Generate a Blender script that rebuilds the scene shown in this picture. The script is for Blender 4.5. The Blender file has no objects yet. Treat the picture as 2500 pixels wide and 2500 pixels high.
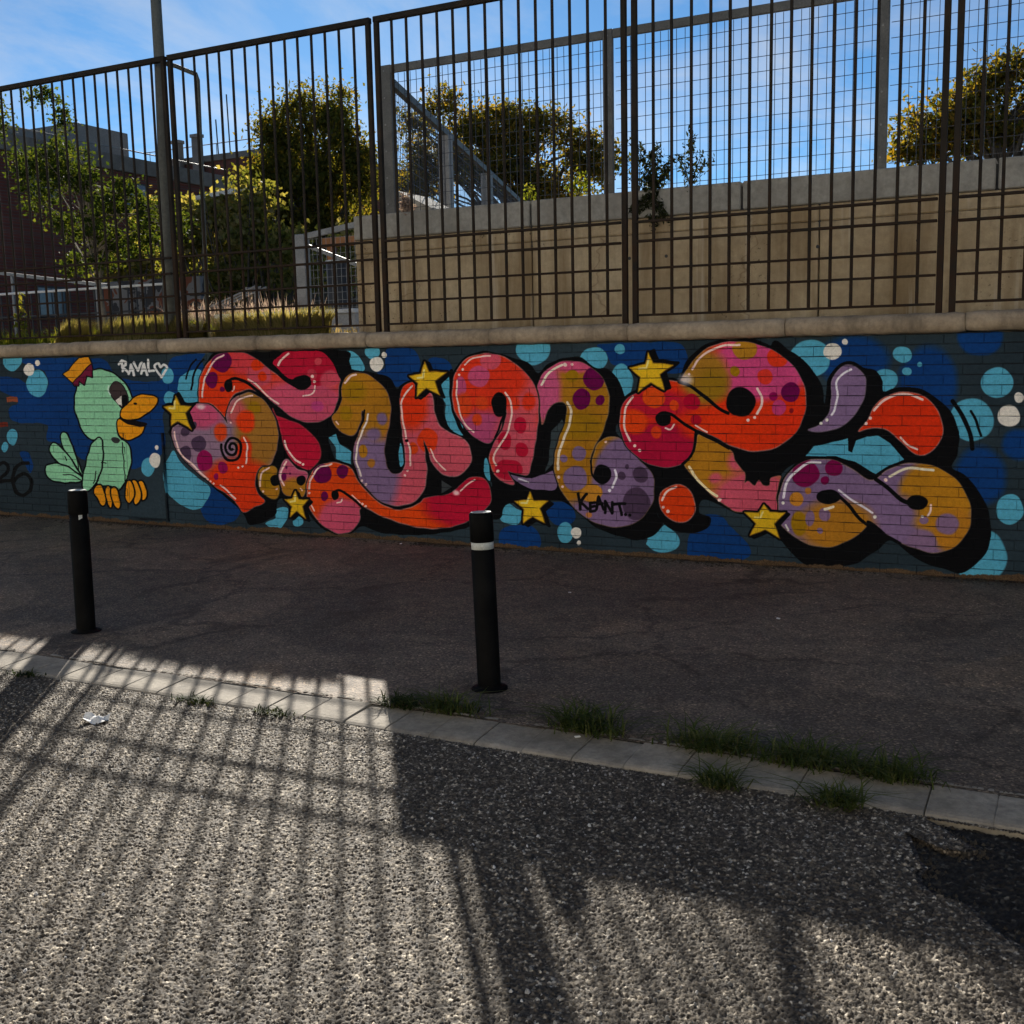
import bpy, math, random
import numpy as np
from mathutils import Vector, Matrix

SC = bpy.context.scene
COL = SC.collection
R = math.radians

# ------------------------------------------------------------------ camera
# World axes: X runs along the graffiti wall (to the right), Y away from the
# street, Z up; the wall face is the plane y = 0, the road is z = 0.
CAM_F, CAM_YAW, CAM_PITCH, CAM_ROLL = 2732.3, 0.473417, 0.136661, -0.020498
CAM_POS = np.array([0.0, -8.2201, 1.6])


def cam_basis():
    y, p, r_ = CAM_YAW, CAM_PITCH, CAM_ROLL
    fw = np.array([-math.sin(y) * math.cos(p), math.cos(y) * math.cos(p), -math.sin(p)])
    r = np.cross(fw, [0, 0, 1.0]); r /= np.linalg.norm(r)
    u = np.cross(r, fw)
    c, s = math.cos(r_), math.sin(r_)
    return fw, c * r + s * u, -s * r + c * u


FW, RT, UP = cam_basis()
cam = bpy.data.cameras.new('camera')
cam.sensor_width = 36.0
cam.lens = CAM_F * 36.0 / 2500.0
cam.clip_start = 0.05
cam.clip_end = 2000
cam_ob = bpy.data.objects.new('camera', cam)
m = Matrix.Identity(4)
for i in range(3):
    m[i][0], m[i][1], m[i][2], m[i][3] = RT[i], UP[i], -FW[i], CAM_POS[i]
cam_ob.matrix_world = m
COL.objects.link(cam_ob)
SC.camera = cam_ob

# ------------------------------------------------------------------ light
SUN_AZ, SUN_EL = R(-35.2), R(22.1)          # azimuth from +Y towards +X
SUN_DIR = Vector((math.sin(SUN_AZ) * math.cos(SUN_EL), math.cos(SUN_AZ) * math.cos(SUN_EL), math.sin(SUN_EL)))
SUN_STRENGTH, SKY_STRENGTH, EXPOSURE = 5.0, 0.05, 1.15
OPPOSITE, OPP_H = True, 5.8

sun = bpy.data.lights.new('sun', 'SUN')
sun.energy = SUN_STRENGTH
sun.angle = R(0.38)
sun.color = (1.0, 0.93, 0.82)
sun_ob = bpy.data.objects.new('sun', sun)
sun_ob.rotation_euler = SUN_DIR.to_track_quat('Z', 'Y').to_euler()
sun_ob.location = (-20, 30, 30)
COL.objects.link(sun_ob)

world = bpy.data.worlds.new('World')
SC.world = world
world.use_nodes = True
wn, wl = world.node_tree.nodes, world.node_tree.links
wn.clear()
w_out = wn.new('ShaderNodeOutputWorld')
w_bg = wn.new('ShaderNodeBackground')
w_bg.inputs['Strength'].default_value = SKY_STRENGTH
sky = wn.new('ShaderNodeTexSky')
sky.sky_type = 'NISHITA'
sky.sun_disc = False
sky.sun_elevation = SUN_EL
sky.sun_rotation = SUN_AZ
sky.air_density = 0.7
sky.dust_density = 0.08
sky.ozone_density = 4.0
sky.altitude = 600
# thin wispy cloud, laid out by direction on a plane overhead
tc = wn.new('ShaderNodeTexCoord')
sep = wn.new('ShaderNodeSeparateXYZ')
wl.new(tc.outputs['Generated'], sep.inputs[0])
zadd = wn.new('ShaderNodeMath'); zadd.operation = 'ADD'; zadd.inputs[1].default_value = 0.12
wl.new(sep.outputs['Z'], zadd.inputs[0])
zmax = wn.new('ShaderNodeMath'); zmax.operation = 'MAXIMUM'; zmax.inputs[1].default_value = 0.05
wl.new(zadd.outputs[0], zmax.inputs[0])
dx = wn.new('ShaderNodeMath'); dx.operation = 'DIVIDE'
dy = wn.new('ShaderNodeMath'); dy.operation = 'DIVIDE'
wl.new(sep.outputs['X'], dx.inputs[0]); wl.new(zmax.outputs[0], dx.inputs[1])
wl.new(sep.outputs['Y'], dy.inputs[0]); wl.new(zmax.outputs[0], dy.inputs[1])
cmb = wn.new('ShaderNodeCombineXYZ')
wl.new(dx.outputs[0], cmb.inputs[0]); wl.new(dy.outputs[0], cmb.inputs[1])
mp = wn.new('ShaderNodeMapping'); mp.inputs['Scale'].default_value = (1.5, 0.75, 1.0); mp.inputs['Rotation'].default_value = (0, 0, 0.5)
wl.new(cmb.outputs[0], mp.inputs[0])
cn = wn.new('ShaderNodeTexNoise'); cn.inputs['Scale'].default_value = 1.3; cn.inputs['Detail'].default_value = 8; cn.inputs['Roughness'].default_value = 0.62; cn.inputs['Distortion'].default_value = 0.6
wl.new(mp.outputs[0], cn.inputs['Vector'])
cr = wn.new('ShaderNodeMapRange'); cr.inputs['From Min'].default_value = 0.40; cr.inputs['From Max'].default_value = 0.74
cr.inputs['To Min'].default_value = 0.0; cr.inputs['To Max'].default_value = 0.52
wl.new(cn.outputs['Fac'], cr.inputs['Value'])
tint = wn.new('ShaderNodeMixRGB'); tint.blend_type = 'MULTIPLY'; tint.inputs[0].default_value = 1.0
tint.inputs[2].default_value = (0.70, 1.0, 1.06, 1)
wl.new(sky.outputs[0], tint.inputs[1])
lum = wn.new('ShaderNodeRGBToBW')
wl.new(sky.outputs[0], lum.inputs[0])
clm = wn.new('ShaderNodeMath'); clm.operation = 'MULTIPLY_ADD'; clm.inputs[1].default_value = 1.25; clm.inputs[2].default_value = 2.2
wl.new(lum.outputs[0], clm.inputs[0])
cmix = wn.new('ShaderNodeMixRGB')
wl.new(cr.outputs[0], cmix.inputs[0]); wl.new(tint.outputs[0], cmix.inputs[1]); wl.new(clm.outputs[0], cmix.inputs[2])
wl.new(cmix.outputs[0], w_bg.inputs['Color'])
wl.new(w_bg.outputs[0], w_out.inputs[0])

SC.render.engine = 'CYCLES'
SC.cycles.max_bounces = 6
SC.cycles.diffuse_bounces = 3
SC.cycles.use_denoising = True
SC.view_settings.view_transform = 'Standard'
SC.view_settings.look = 'None'
SC.view_settings.gamma = 1.0
SC.view_settings.exposure = EXPOSURE
SC.view_settings.use_curve_mapping = False

# ------------------------------------------------------------------ helpers
rng = np.random.default_rng(7)
rnd = random.Random(11)


def proj(P):
    d = np.asarray(P, float) - CAM_POS
    z = d @ FW
    return 1250 + CAM_F * (d @ RT) / z, 1250 - CAM_F * (d @ UP) / z


def srgb(*c):
    out = []
    for v in c:
        v = v / 255.0
        out.append(v / 12.92 if v <= 0.04045 else ((v + 0.055) / 1.055) ** 2.4)
    return tuple(out) + (1.0,)


class N:
    """small node-graph helper"""
    def __init__(self, name):
        self.mat = bpy.data.materials.new(name)
        self.mat.use_nodes = True
        self.t = self.mat.node_tree
        self.t.nodes.clear()
        self.out = self.n('ShaderNodeOutputMaterial')
        self.pos = None

    def n(self, typ, **kw):
        nd = self.t.nodes.new(typ)
        for k, v in kw.items():
            if k.startswith('i_'):
                nd.inputs[k[2:].replace('_', ' ')].default_value = v
            else:
                setattr(nd, k, v)
        return nd

    def l(self, a, b):
        self.t.links.new(a, b)

    def world_pos(self, scale=(1, 1, 1)):
        if self.pos is None:
            self.pos = self.n('ShaderNodeNewGeometry')
        if scale == (1, 1, 1):
            return self.pos.outputs['Position']
        mpn = self.n('ShaderNodeMapping')
        mpn.inputs['Scale'].default_value = scale
        self.l(self.pos.outputs['Position'], mpn.inputs['Vector'])
        return mpn.outputs[0]

    def noise(self, scale, detail=4, rough=0.55, vec=None, dist=0.0):
        nd = self.n('ShaderNodeTexNoise')
        nd.inputs['Scale'].default_value = scale
        nd.inputs['Detail'].default_value = detail
        nd.inputs['Roughness'].default_value = rough
        nd.inputs['Distortion'].default_value = dist
        self.l(vec if vec is not None else self.world_pos(), nd.inputs['Vector'])
        return nd.outputs['Fac']

    def vor(self, scale, feature='F1', vec=None, rand=1.0):
        nd = self.n('ShaderNodeTexVoronoi', feature=feature)
        nd.inputs['Scale'].default_value = scale
        nd.inputs['Randomness'].default_value = rand
        self.l(vec if vec is not None else self.world_pos(), nd.inputs['Vector'])
        return nd

    def ramp(self, fac, stops, interp='LINEAR'):
        nd = self.n('ShaderNodeValToRGB')
        nd.color_ramp.interpolation = interp
        els = nd.color_ramp.elements
        while len(els) < len(stops):
            els.new(0.5)
        for e, (p_, c) in zip(els, stops):
            e.position = p_
            e.color = c if len(c) == 4 else tuple(c) + (1,)
        self.l(fac, nd.inputs[0])
        return nd.outputs[0]

    def rng_(self, v, a, b, c, d):
        nd = self.n('ShaderNodeMapRange')
        nd.inputs['From Min'].default_value = a; nd.inputs['From Max'].default_value = b
        nd.inputs['To Min'].default_value = c; nd.inputs['To Max'].default_value = d
        self.l(v, nd.inputs['Value'])
        return nd.outputs[0]

    def mix(self, fac, a, b, mode='MIX'):
        nd = self.n('ShaderNodeMixRGB', blend_type=mode)
        for i, v in ((0, fac), (1, a), (2, b)):
            if isinstance(v, (int, float)):
                nd.inputs[i].default_value = v if i == 0 else (v, v, v, 1)
            elif isinstance(v, tuple):
                nd.inputs[i].default_value = v if len(v) == 4 else v + (1,)
            else:
                self.l(v, nd.inputs[i])
        return nd.outputs[0]

    def math(self, op, a, b=0.0, c=0.0):
        nd = self.n('ShaderNodeMath', operation=op)
        for i, v in enumerate((a, b, c)):
            if isinstance(v, (int, float)):
                nd.inputs[i].default_value = v
            else:
                self.l(v, nd.inputs[i])
        return nd.outputs[0]

    def bump(self, h, strength=0.5, dist=0.01, normal=None):
        nd = self.n('ShaderNodeBump')
        nd.inputs['Strength'].default_value = strength
        nd.inputs['Distance'].default_value = dist
        self.l(h, nd.inputs['Height'])
        if normal is not None:
            self.l(normal, nd.inputs['Normal'])
        return nd.outputs[0]

    def bsdf(self, color, rough=0.8, normal=None, metal=0.0, spec=0.5):
        b = self.n('ShaderNodeBsdfPrincipled')
        for k, v in (('Base Color', color), ('Roughness', rough), ('Metallic', metal), ('Specular IOR Level', spec)):
            if isinstance(v, (int, float)):
                b.inputs[k].default_value = v
            elif isinstance(v, tuple):
                b.inputs[k].default_value = v if len(v) == 4 else v + (1,)
            else:
                self.l(v, b.inputs[k])
        if normal is not None:
            self.l(normal, b.inputs['Normal'])
        self.l(b.outputs[0], self.out.inputs[0])
        return self.mat


def tag(o, label=None, cat=None, group=None, kind=None):
    if label: o['label'] = label
    if cat: o['category'] = cat
    if group: o['group'] = group
    if kind: o['kind'] = kind
    return o


def link(name, me, mat=None, parent=None, smooth=False):
    if mat is not None and not me.materials:
        me.materials.append(mat)
    if smooth:
        me.polygons.foreach_set('use_smooth', [True] * len(me.polygons))
    o = bpy.data.objects.new(name, me)
    COL.objects.link(o)
    if parent is not None:
        o.parent = parent
    return o


def empty(name, loc=(0, 0, 0), rot=(0, 0, 0)):
    o = bpy.data.objects.new(name, None)
    o.empty_display_size = 0.2
    o.location = loc
    o.rotation_euler = rot
    COL.objects.link(o)
    return o


class MB:
    """collects boxes, tubes and sheets, then links them as one mesh"""
    def __init__(self):
        self.v, self.f = [], []

    def add(self, v, f):
        b = len(self.v)
        self.v += [tuple(x) for x in v]
        self.f += [tuple(i + b for i in q) for q in f]
        return self

    def box(self, x0, x1, y0, y1, z0, z1):
        v = [(x, y, z) for z in (z0, z1) for y in (y0, y1) for x in (x0, x1)]
        return self.add(v, [(0, 2, 3, 1), (4, 5, 7, 6), (0, 1, 5, 4), (2, 6, 7, 3), (0, 4, 6, 2), (1, 3, 7, 5)])

    def bbox(self, x0, x1, y0, y1, z0, z1, b):
        """box with chamfered edges"""
        vs, fs = [], []
        X, Y, Z = (x0, x1), (y0, y1), (z0, z1)
        idx = {}
        for i in (0, 1):
            for j in (0, 1):
                for k in (0, 1):
                    sx, sy, sz = (b if i == 0 else -b), (b if j == 0 else -b), (b if k == 0 else -b)
                    for a, pnt in (('x', (X[i], Y[j] + sy, Z[k] + sz)), ('y', (X[i] + sx, Y[j], Z[k] + sz)), ('z', (X[i] + sx, Y[j] + sy, Z[k]))):
                        idx[(i, j, k, a)] = len(vs); vs.append(pnt)
        for i in (0, 1):
            fs.append([idx[(i, j, k, 'x')] for j, k in ((0, 0), (0, 1), (1, 1), (1, 0))][::1 if i == 0 else -1])
            fs.append([idx[(j, i, k, 'y')] for j, k in ((0, 0), (1, 0), (1, 1), (0, 1))][::1 if i == 0 else -1])
            fs.append([idx[(j, k, i, 'z')] for j, k in ((0, 0), (0, 1), (1, 1), (1, 0))][::1 if i == 0 else -1])
        for i in (0, 1):
            for j in (0, 1):
                fs.append([idx[(i, j, 0, 'x')], idx[(i, j, 1, 'x')], idx[(i, j, 1, 'y')], idx[(i, j, 0, 'y')]])
                fs.append([idx[(i, 0, j, 'x')], idx[(i, 1, j, 'x')], idx[(i, 1, j, 'z')], idx[(i, 0, j, 'z')]])
                fs.append([idx[(0, i, j, 'y')], idx[(1, i, j, 'y')], idx[(1, i, j, 'z')], idx[(0, i, j, 'z')]])
                for k in (0, 1):
                    fs.append([idx[(i, j, k, 'x')], idx[(i, j, k, 'y')], idx[(i, j, k, 'z')]])
        return self.add(vs, fs)

    def tube(self, pts, r, n=8, caps=True):
        pts = [Vector(q) for q in pts]
        rs = r if isinstance(r, (list, tuple)) else [r] * len(pts)
        vs, fs = [], []
        ref = Vector((0, 0, 1))
        d0 = (pts[-1] - pts[0]).normalized()
        if abs(d0.dot(ref)) > 0.9:
            ref = Vector((1, 0, 0))
        for i, q in enumerate(pts):
            d = (pts[min(i + 1, len(pts) - 1)] - pts[max(i - 1, 0)]).normalized()
            a = d.cross(ref).normalized(); b = d.cross(a)
            for k in range(n):
                t = 2 * math.pi * (k + 0.5) / n
                vs.append(q + (a * math.cos(t) + b * math.sin(t)) * rs[i])
        for i in range(len(pts) - 1):
            for k in range(n):
                fs.append((i * n + k, i * n + (k + 1) % n, (i + 1) * n + (k + 1) % n, (i + 1) * n + k))
        if caps:
            fs.append(tuple(range(n))[::-1]); fs.append(tuple((len(pts) - 1) * n + k for k in range(n)))
        return self.add(vs, fs)

    def beam(self, a, b, w, h):
        """rectangular bar from a to b (w across, h up)"""
        a, b = Vector(a), Vector(b)
        d = (b - a).normalized()
        s = d.cross(Vector((0, 0, 1)))
        s = Vector((1, 0, 0)) if s.length < 1e-4 else s.normalized()
        u = s.cross(d)
        vs = [q + s * i * w / 2 + u * j * h / 2 for q in (a, b) for i, j in ((-1, -1), (1, -1), (1, 1), (-1, 1))]
        return self.add(vs, [(0, 1, 2, 3), (7, 6, 5, 4), (0, 4, 5, 1), (1, 5, 6, 2), (2, 6, 7, 3), (3, 7, 4, 0)])

    def lathe(self, prof, n=32, c=(0, 0)):
        vs, fs = [], []
        for r_, z in prof:
            for k in range(n):
                t = 2 * math.pi * k / n
                vs.append((c[0] + r_ * math.cos(t), c[1] + r_ * math.sin(t), z))
        for i in range(len(prof) - 1):
            for k in range(n):
                fs.append((i * n + k, i * n + (k + 1) % n, (i + 1) * n + (k + 1) % n, (i + 1) * n + k))
        fs.append(tuple((len(prof) - 1) * n + k for k in range(n)))
        return self.add(vs, fs)

    def mesh(self, name):
        me = bpy.data.meshes.new(name)
        me.from_pydata(self.v, [], self.f)
        me.update()
        return me

    def build(self, name, mat, parent=None, smooth=False):
        return link(name, self.mesh(name), mat, parent, smooth)


def np_mesh(name, V, F):
    """fast mesh from numpy: V (n,3), F (m,k) all faces same size"""
    me = bpy.data.meshes.new(name)
    k = F.shape[1]
    me.vertices.add(len(V)); me.loops.add(F.size); me.polygons.add(len(F))
    me.vertices.foreach_set('co', V.astype(np.float32).ravel())
    me.loops.foreach_set('vertex_index', F.astype(np.int32).ravel())
    me.polygons.foreach_set('loop_start', np.arange(0, F.size, k, dtype=np.int32))
    me.update(calc_edges=True)
    me.validate()
    return me


# ------------------------------------------------------------------ mural paint
# The mural is drawn in code as outlines on the wall plane and turned into one
# paint map (metres along X and Z) that all bricks share by world position.
MU_X0, MU_X1, MU_Z0, MU_Z1 = -12.4, 0.3, 0.0, 1.74
CX0, CY0, CS = -300, 770, 2.0
CW, CH = int(3100 * CS), int(690 * CS)
cv = np.empty((CH, CW, 3), np.float32)
CROP = {'A': (0, 800, .2588), 'B': (400, 800, .2588), 'C': (700, 820, .2588), 'D': (1080, 820, .2588),
        'E': (1480, 800, .2588), 'F': (1900, 750, .3106), 'P': (0, 0, 1.0)}

SLATE = (41, 53, 60); BLUE = (11, 57, 116); CYAN = (84, 168, 196); WHITE = (232, 226, 214); BLACK = (7, 7, 9)
ORANGE = (226, 56, 14); CRIM = (190, 18, 52); PINK = (208, 80, 108); MAG = (200, 68, 130); MUST = (176, 118, 26)
PURP = (128, 102, 138); DPUR = (106, 4, 72); OLIVE = (158, 116, 10); YEL = (232, 186, 32); MINT = (146, 210, 166)
BEAK = (236, 154, 22); MAROON = (112, 26, 56); GREYP = (76, 56, 80); HL = (250, 214, 204)


def P_(c, l):
    ox, oy, s = CROP[c]
    a = np.array(l, float).reshape(-1, 2)
    return np.stack([ox + a[:, 0] * s, oy + a[:, 1] * s], 1)


def cr(P, closed=True, n=7):
    if closed:
        A, B, C, D = np.roll(P, 1, 0), P, np.roll(P, -1, 0), np.roll(P, -2, 0)
    else:
        Q = np.vstack([2 * P[0] - P[1], P, 2 * P[-1] - P[-2]])
        A, B, C, D = Q[:-3], Q[1:-2], Q[2:-1], Q[3:]
    t = np.linspace(0, 1, n, endpoint=False)[None, :, None]
    A, B, C, D = (q[:, None, :] for q in (A, B, C, D))
    o = .5 * ((2 * B) + (-A + C) * t + (2 * A - 5 * B + 4 * C - D) * t ** 2 + (-A + 3 * B - 3 * C + D) * t ** 3)
    o = o.reshape(-1, 2)
    return o if closed else np.vstack([o, P[-1:]])


def c_px(P):
    return (P - np.array([CX0, CY0])) * CS


def pmask(P):
    Q = c_px(P)
    y0, y1 = max(0, int(Q[:, 1].min())), min(CH, int(Q[:, 1].max()) + 2)
    x0, x1 = max(0, int(Q[:, 0].min())), min(CW, int(Q[:, 0].max()) + 2)
    if y1 <= y0 or x1 <= x0:
        return None
    M = np.zeros((y1 - y0, x1 - x0), bool)
    Qn = np.roll(Q, -1, 0)
    xs_ = np.arange(x0, x1) + .5
    for j in range(y1 - y0):
        yy = y0 + j + .5
        c = (Q[:, 1] <= yy) != (Qn[:, 1] <= yy)
        if not c.any():
            continue
        a, b = Q[c], Qn[c]
        xi = np.sort(a[:, 0] + (yy - a[:, 1]) / (b[:, 1] - a[:, 1]) * (b[:, 0] - a[:, 0]))
        for k in range(0, len(xi) - 1, 2):
            i0, i1 = np.searchsorted(xs_, xi[k]), np.searchsorted(xs_, xi[k + 1])
            M[j, i0:i1] = True
    return y0, y1, x0, x1, M


def fill(mk, col, alpha=1.0):
    if mk is None:
        return
    y0, y1, x0, x1, M = mk
    a = (M * alpha)[..., None].astype(np.float32)
    cv[y0:y1, x0:x1] = cv[y0:y1, x0:x1] * (1 - a) + np.array(col, np.float32) * a


def stroke(P, w, col, alpha=1.0, closed=False, sm=True, n=6):
    """P in photo pixels, w in photo pixels"""
    if sm and len(P) > 2:
        P = cr(P, closed, n)
    Q = c_px(P)
    if closed:
        Q = np.vstack([Q, Q[:1]])
    w = w * CS / 2
    y0, y1 = max(0, int(Q[:, 1].min() - w - 2)), min(CH, int(Q[:, 1].max() + w + 3))
    x0, x1 = max(0, int(Q[:, 0].min() - w - 2)), min(CW, int(Q[:, 0].max() + w + 3))
    if y1 <= y0 or x1 <= x0:
        return
    D = np.full((y1 - y0, x1 - x0), 1e9, np.float32)
    for a, b in zip(Q[:-1], Q[1:]):
        ya, yb = max(y0, int(min(a[1], b[1]) - w - 2)), min(y1, int(max(a[1], b[1]) + w + 3))
        xa, xb = max(x0, int(min(a[0], b[0]) - w - 2)), min(x1, int(max(a[0], b[0]) + w + 3))
        if yb <= ya or xb <= xa:
            continue
        yy, xx = np.mgrid[ya:yb, xa:xb].astype(np.float32)
        d = b - a
        L = max(float(d @ d), 1e-9)
        t = np.clip(((xx - a[0]) * d[0] + (yy - a[1]) * d[1]) / L, 0, 1)
        dd = np.hypot(xx - a[0] - t * d[0], yy - a[1] - t * d[1])
        s = D[ya - y0:yb - y0, xa - x0:xb - x0]
        np.minimum(s, dd, out=s)
    fill((y0, y1, x0, x1, np.clip(w - D + .5, 0, 1)), col, alpha)


def ell(c, x, y, rx, ry, col, soft=.06, clip=None, alpha=1.0):
    ox, oy, s = CROP[c]
    q = c_px(np.array([[ox + x * s, oy + y * s]]))[0]
    rx, ry = rx * s * CS, ry * s * CS
    g = 1 + soft
    y0, y1 = max(0, int(q[1] - ry * g)), min(CH, int(q[1] + ry * g) + 1)
    x0, x1 = max(0, int(q[0] - rx * g)), min(CW, int(q[0] + rx * g) + 1)
    if y1 <= y0 or x1 <= x0:
        return
    yy, xx = np.mgrid[y0:y1, x0:x1].astype(np.float32)
    ang = np.arctan2(yy - q[1], xx - q[0])
    wob = 1 + .014 * np.sin(ang * 3 + x) + .01 * np.sin(ang * 5 + y)
    d = np.hypot((xx - q[0]) / rx, (yy - q[1]) / ry) / wob
    M = np.clip((1 + soft / 2 - d) / max(soft, 1e-3), 0, 1)
    if clip is not None:
        a0, a1, b0, b1, K = clip
        T = np.zeros_like(M)
        u0, u1, v0, v1 = max(y0, a0), min(y1, a1), max(x0, b0), min(x1, b1)
        if u1 <= u0 or v1 <= v0:
            return
        T[u0 - y0:u1 - y0, v0 - x0:v1 - x0] = K[u0 - a0:u1 - a0, v0 - b0:v1 - b0]
        M = M * T
    fill((y0, y1, x0, x1, M), col, alpha)


def blob(c, l, col, sm=True, out=0, clip=None, rim=None):
    """closed painted shape with an optional black outline; returns its mask"""
    P = P_(c, l)
    if sm:
        P = cr(P)
    if out:
        stroke(P, out * CROP[c][2], BLACK, closed=True, sm=False)
    mk = pmask(P)
    if clip is not None and mk is not None:
        y0, y1, x0, x1, M = mk
        a0, a1, b0, b1, K = clip
        T = np.zeros_like(M)
        u0, u1, v0, v1 = max(y0, a0), min(y1, a1), max(x0, b0), min(x1, b1)
        if u1 > u0 and v1 > v0:
            T[u0 - y0:u1 - y0, v0 - x0:v1 - x0] = K[u0 - a0:u1 - a0, v0 - b0:v1 - b0]
        mk = (y0, y1, x0, x1, M & T)
    fill(mk, col)
    if rim:
        stroke(P, 3.2, rim, .55, closed=True, sm=False)
    return mk


def st(c, l, w, col=HL, **k):
    stroke(P_(c, l), w * CROP[c][2], col, **k)


def dot(c, x, y, r, col=HL):
    ell(c, x, y, r, r, col, .12)


def star(c, l, sh=(42, 8), hl=None):
    P = P_(c, l)
    s = CROP[c][2]
    for k in np.linspace(.25, 1, 4):
        fill(pmask(P + np.array(sh) * s * k), BLACK)
        stroke(P + np.array(sh) * s * k, 26 * s, BLACK, closed=True, sm=False)
    stroke(P, 44 * s, BLACK, closed=True, sm=False)
    fill(pmask(P), YEL)
    stroke(P, 3, (170, 120, 30), .6, closed=True, sm=False)
    if hl:
        st(c, hl, 18, (250, 230, 140), sm=False)


def draw_mural():
    yy, xx = np.mgrid[0:CH, 0:CW].astype(np.float32)
    base = np.array(SLATE, np.float32)
    n = np.sin(xx * .004 + 1.3 * np.sin(yy * .006)) * np.sin(yy * .005 + .8 * np.sin(xx * .0031 + 2))
    cv[:] = base * (1 + .12 * n[..., None]) + np.array([0, 2, 3], np.float32) * (xx[..., None] / CW)
    del n, yy, xx
    # --- blue clouds of paint
    blob('A', [(200, 300), (640, 285), (900, 290), (1000, 310), (1130, 470), (1500, 500), (1640, 330), (1900, 300), (1900, 720), (1560, 760), (1560, 1040), (1540, 1180), (1400, 1280), (1250, 1330), (1150, 1200), (800, 1250), (640, 1100), (560, 1090), (440, 1060), (450, 930), (360, 900), (200, 900), (100, 860), (90, 760), (170, 700), (60, 620), (0, 590), (-60, 470), (120, 470), (240, 520), (350, 640), (450, 560), (430, 420), (330, 380)], BLUE)
    blob('A', [(190, 1180), (270, 1180), (310, 1300), (290, 1370), (240, 1300)], BLUE)
    blob('B', [(340, 1690), (430, 1500), (700, 1700), (690, 1800), (560, 1860), (420, 1830)], BLUE)
    blob('B', [(60, 300), (330, 240), (380, 260), (200, 480), (60, 520)], BLUE)
    blob('C', [(950, 120), (1180, 120), (1260, 250), (1230, 400), (1060, 480), (950, 420), (850, 340), (930, 300)], BLUE)
    blob('C', [(1340, 220), (1480, 210), (1550, 280), (1540, 340), (1400, 330)], BLUE)
    blob('D', [(1480, 80), (1932, 60), (2250, 80), (2300, 330), (1900, 340), (1720, 290), (1600, 260), (1540, 150)], BLUE)
    blob('D', [(960, 1590), (1180, 1580), (1260, 1700), (1180, 1790), (1040, 1760)], BLUE)
    blob('D', [(570, 1820), (850, 1800), (920, 1990), (570, 2010)], BLUE)
    blob('P', [(1690, 1290), (1740, 1265), (1800, 1300), (1830, 1360), (1690, 1372)], BLUE)
    ell('E', 1000, 1880, 150, 120, BLUE)
    ell('F', 600, 430, 270, 210, BLUE, .3); ell('F', 1180, 600, 230, 290, BLUE, .25); ell('F', 1590, 230, 180, 150, BLUE, .15)
    ell('F', 1590, 1330, 200, 230, BLUE, .3); ell('F', 1900, 1080, 140, 120, BLUE, .3)
    for q in ((-160, 930, 90), (-60, 1120, 40), (2640, 1000, 80), (2700, 1240, 60)):
        ell('P', q[0], q[1], q[2] * .8, q[2], BLUE)
    # --- light blue bubbles
    for c, x, y, rx, ry in (('A', 115, 285, 90, 125), ('A', 350, 525, 100, 128), ('A', 115, 1030, 50, 78), ('A', 45, 1125, 30, 48),
                            ('A', 1580, 450, 58, 80), ('A', 1605, 665, 60, 66), ('A', 1400, 1315, 62, 88), ('C', 808, 150, 72, 66),
                            ('D', 858, 125, 162, 145), ('D', 1430, 220, 130, 116), ('D', 1677, 125, 50, 48), ('D', 1690, 430, 108, 165),
                            ('F', 255, 400, 160, 148), ('F', 978, 370, 76, 64), ('F', 1015, 503, 38, 33), ('F', 1112, 450, 20, 20),
                            ('F', 845, 570, 95, 88), ('F', 1722, 592, 128, 120), ('F', 1520, 885, 178, 168), ('F', 1822, 1590, 108, 120),
                            ('F', 1590, 1960, 210, 215), ('P', 1380, 1301, 19, 26), ('P', 1620, 1320, 40, 30), ('P', 2600, 900, 30, 32),
                            ('P', -90, 980, 24, 34), ('P', 2680, 1330, 40, 44)):
        ell(c, x, y, rx, ry, CYAN)
    blob('A', [(1680, 560), (1700, 470), (1800, 405), (1900, 420), (1890, 720), (1760, 705), (1690, 640)], CYAN)
    blob('B', [(90, 1160), (15, 1290), (0, 1400), (40, 1560), (130, 1650), (230, 1710), (340, 1710), (400, 1640), (440, 1520), (300, 1400), (150, 1260)], CYAN)
    blob('B', [(1700, 235), (1770, 222), (1840, 265), (1885, 340), (1885, 405), (1770, 400), (1750, 320)], CYAN)
    blob('B', [(1050, 1720), (1170, 1700), (1165, 1800), (1110, 1890), (1040, 1905), (960, 1850), (1050, 1800)], CYAN)
    ell('B', 1265, 1830, 50, 48, CYAN)
    blob('D', [(600, 1580), (700, 1630), (770, 1670), (740, 1745), (690, 1785), (600, 1770), (545, 1715)], CYAN)
    blob('P', [(1626, 1282), (1652, 1310), (1655, 1326), (1618, 1342), (1578, 1330), (1600, 1308)], CYAN)
    # --- white dots
    for c, x, y, rx, ry in (('A', 275, 395, 50, 60), ('A', 353, 333, 24, 28), ('A', 1467, 1250, 52, 72), ('A', 1485, 1128, 18, 23),
                            ('C', 850, 265, 66, 69), ('C', 918, 180, 25, 29), ('D', 1265, 1858, 50, 53), ('P', 1413, 1325, 5, 6), ('F', 427, 345, 72, 66),
                            ('F', 527, 272, 24, 24), ('F', 1815, 855, 90, 86), ('F', 1893, 707, 38, 42), ('P', -40, 900, 12, 15), ('P', 2640, 1100, 20, 21)):
        ell(c, x, y, rx, ry, WHITE)
    # --- exposed brick
    blob('A', [(60, 655), (165, 650), (170, 698), (62, 702)], (150, 78, 50), sm=False)
    blob('A', [(-10, 893), (76, 893), (78, 935), (-10, 938)], (112, 42, 28), sm=False)
    # --- writing on the left
    st('A', [(-15, 1300), (40, 1272), (80, 1310), (60, 1370), (-10, 1448), (95, 1440)], 32, (14, 14, 15), n=4)
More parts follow.
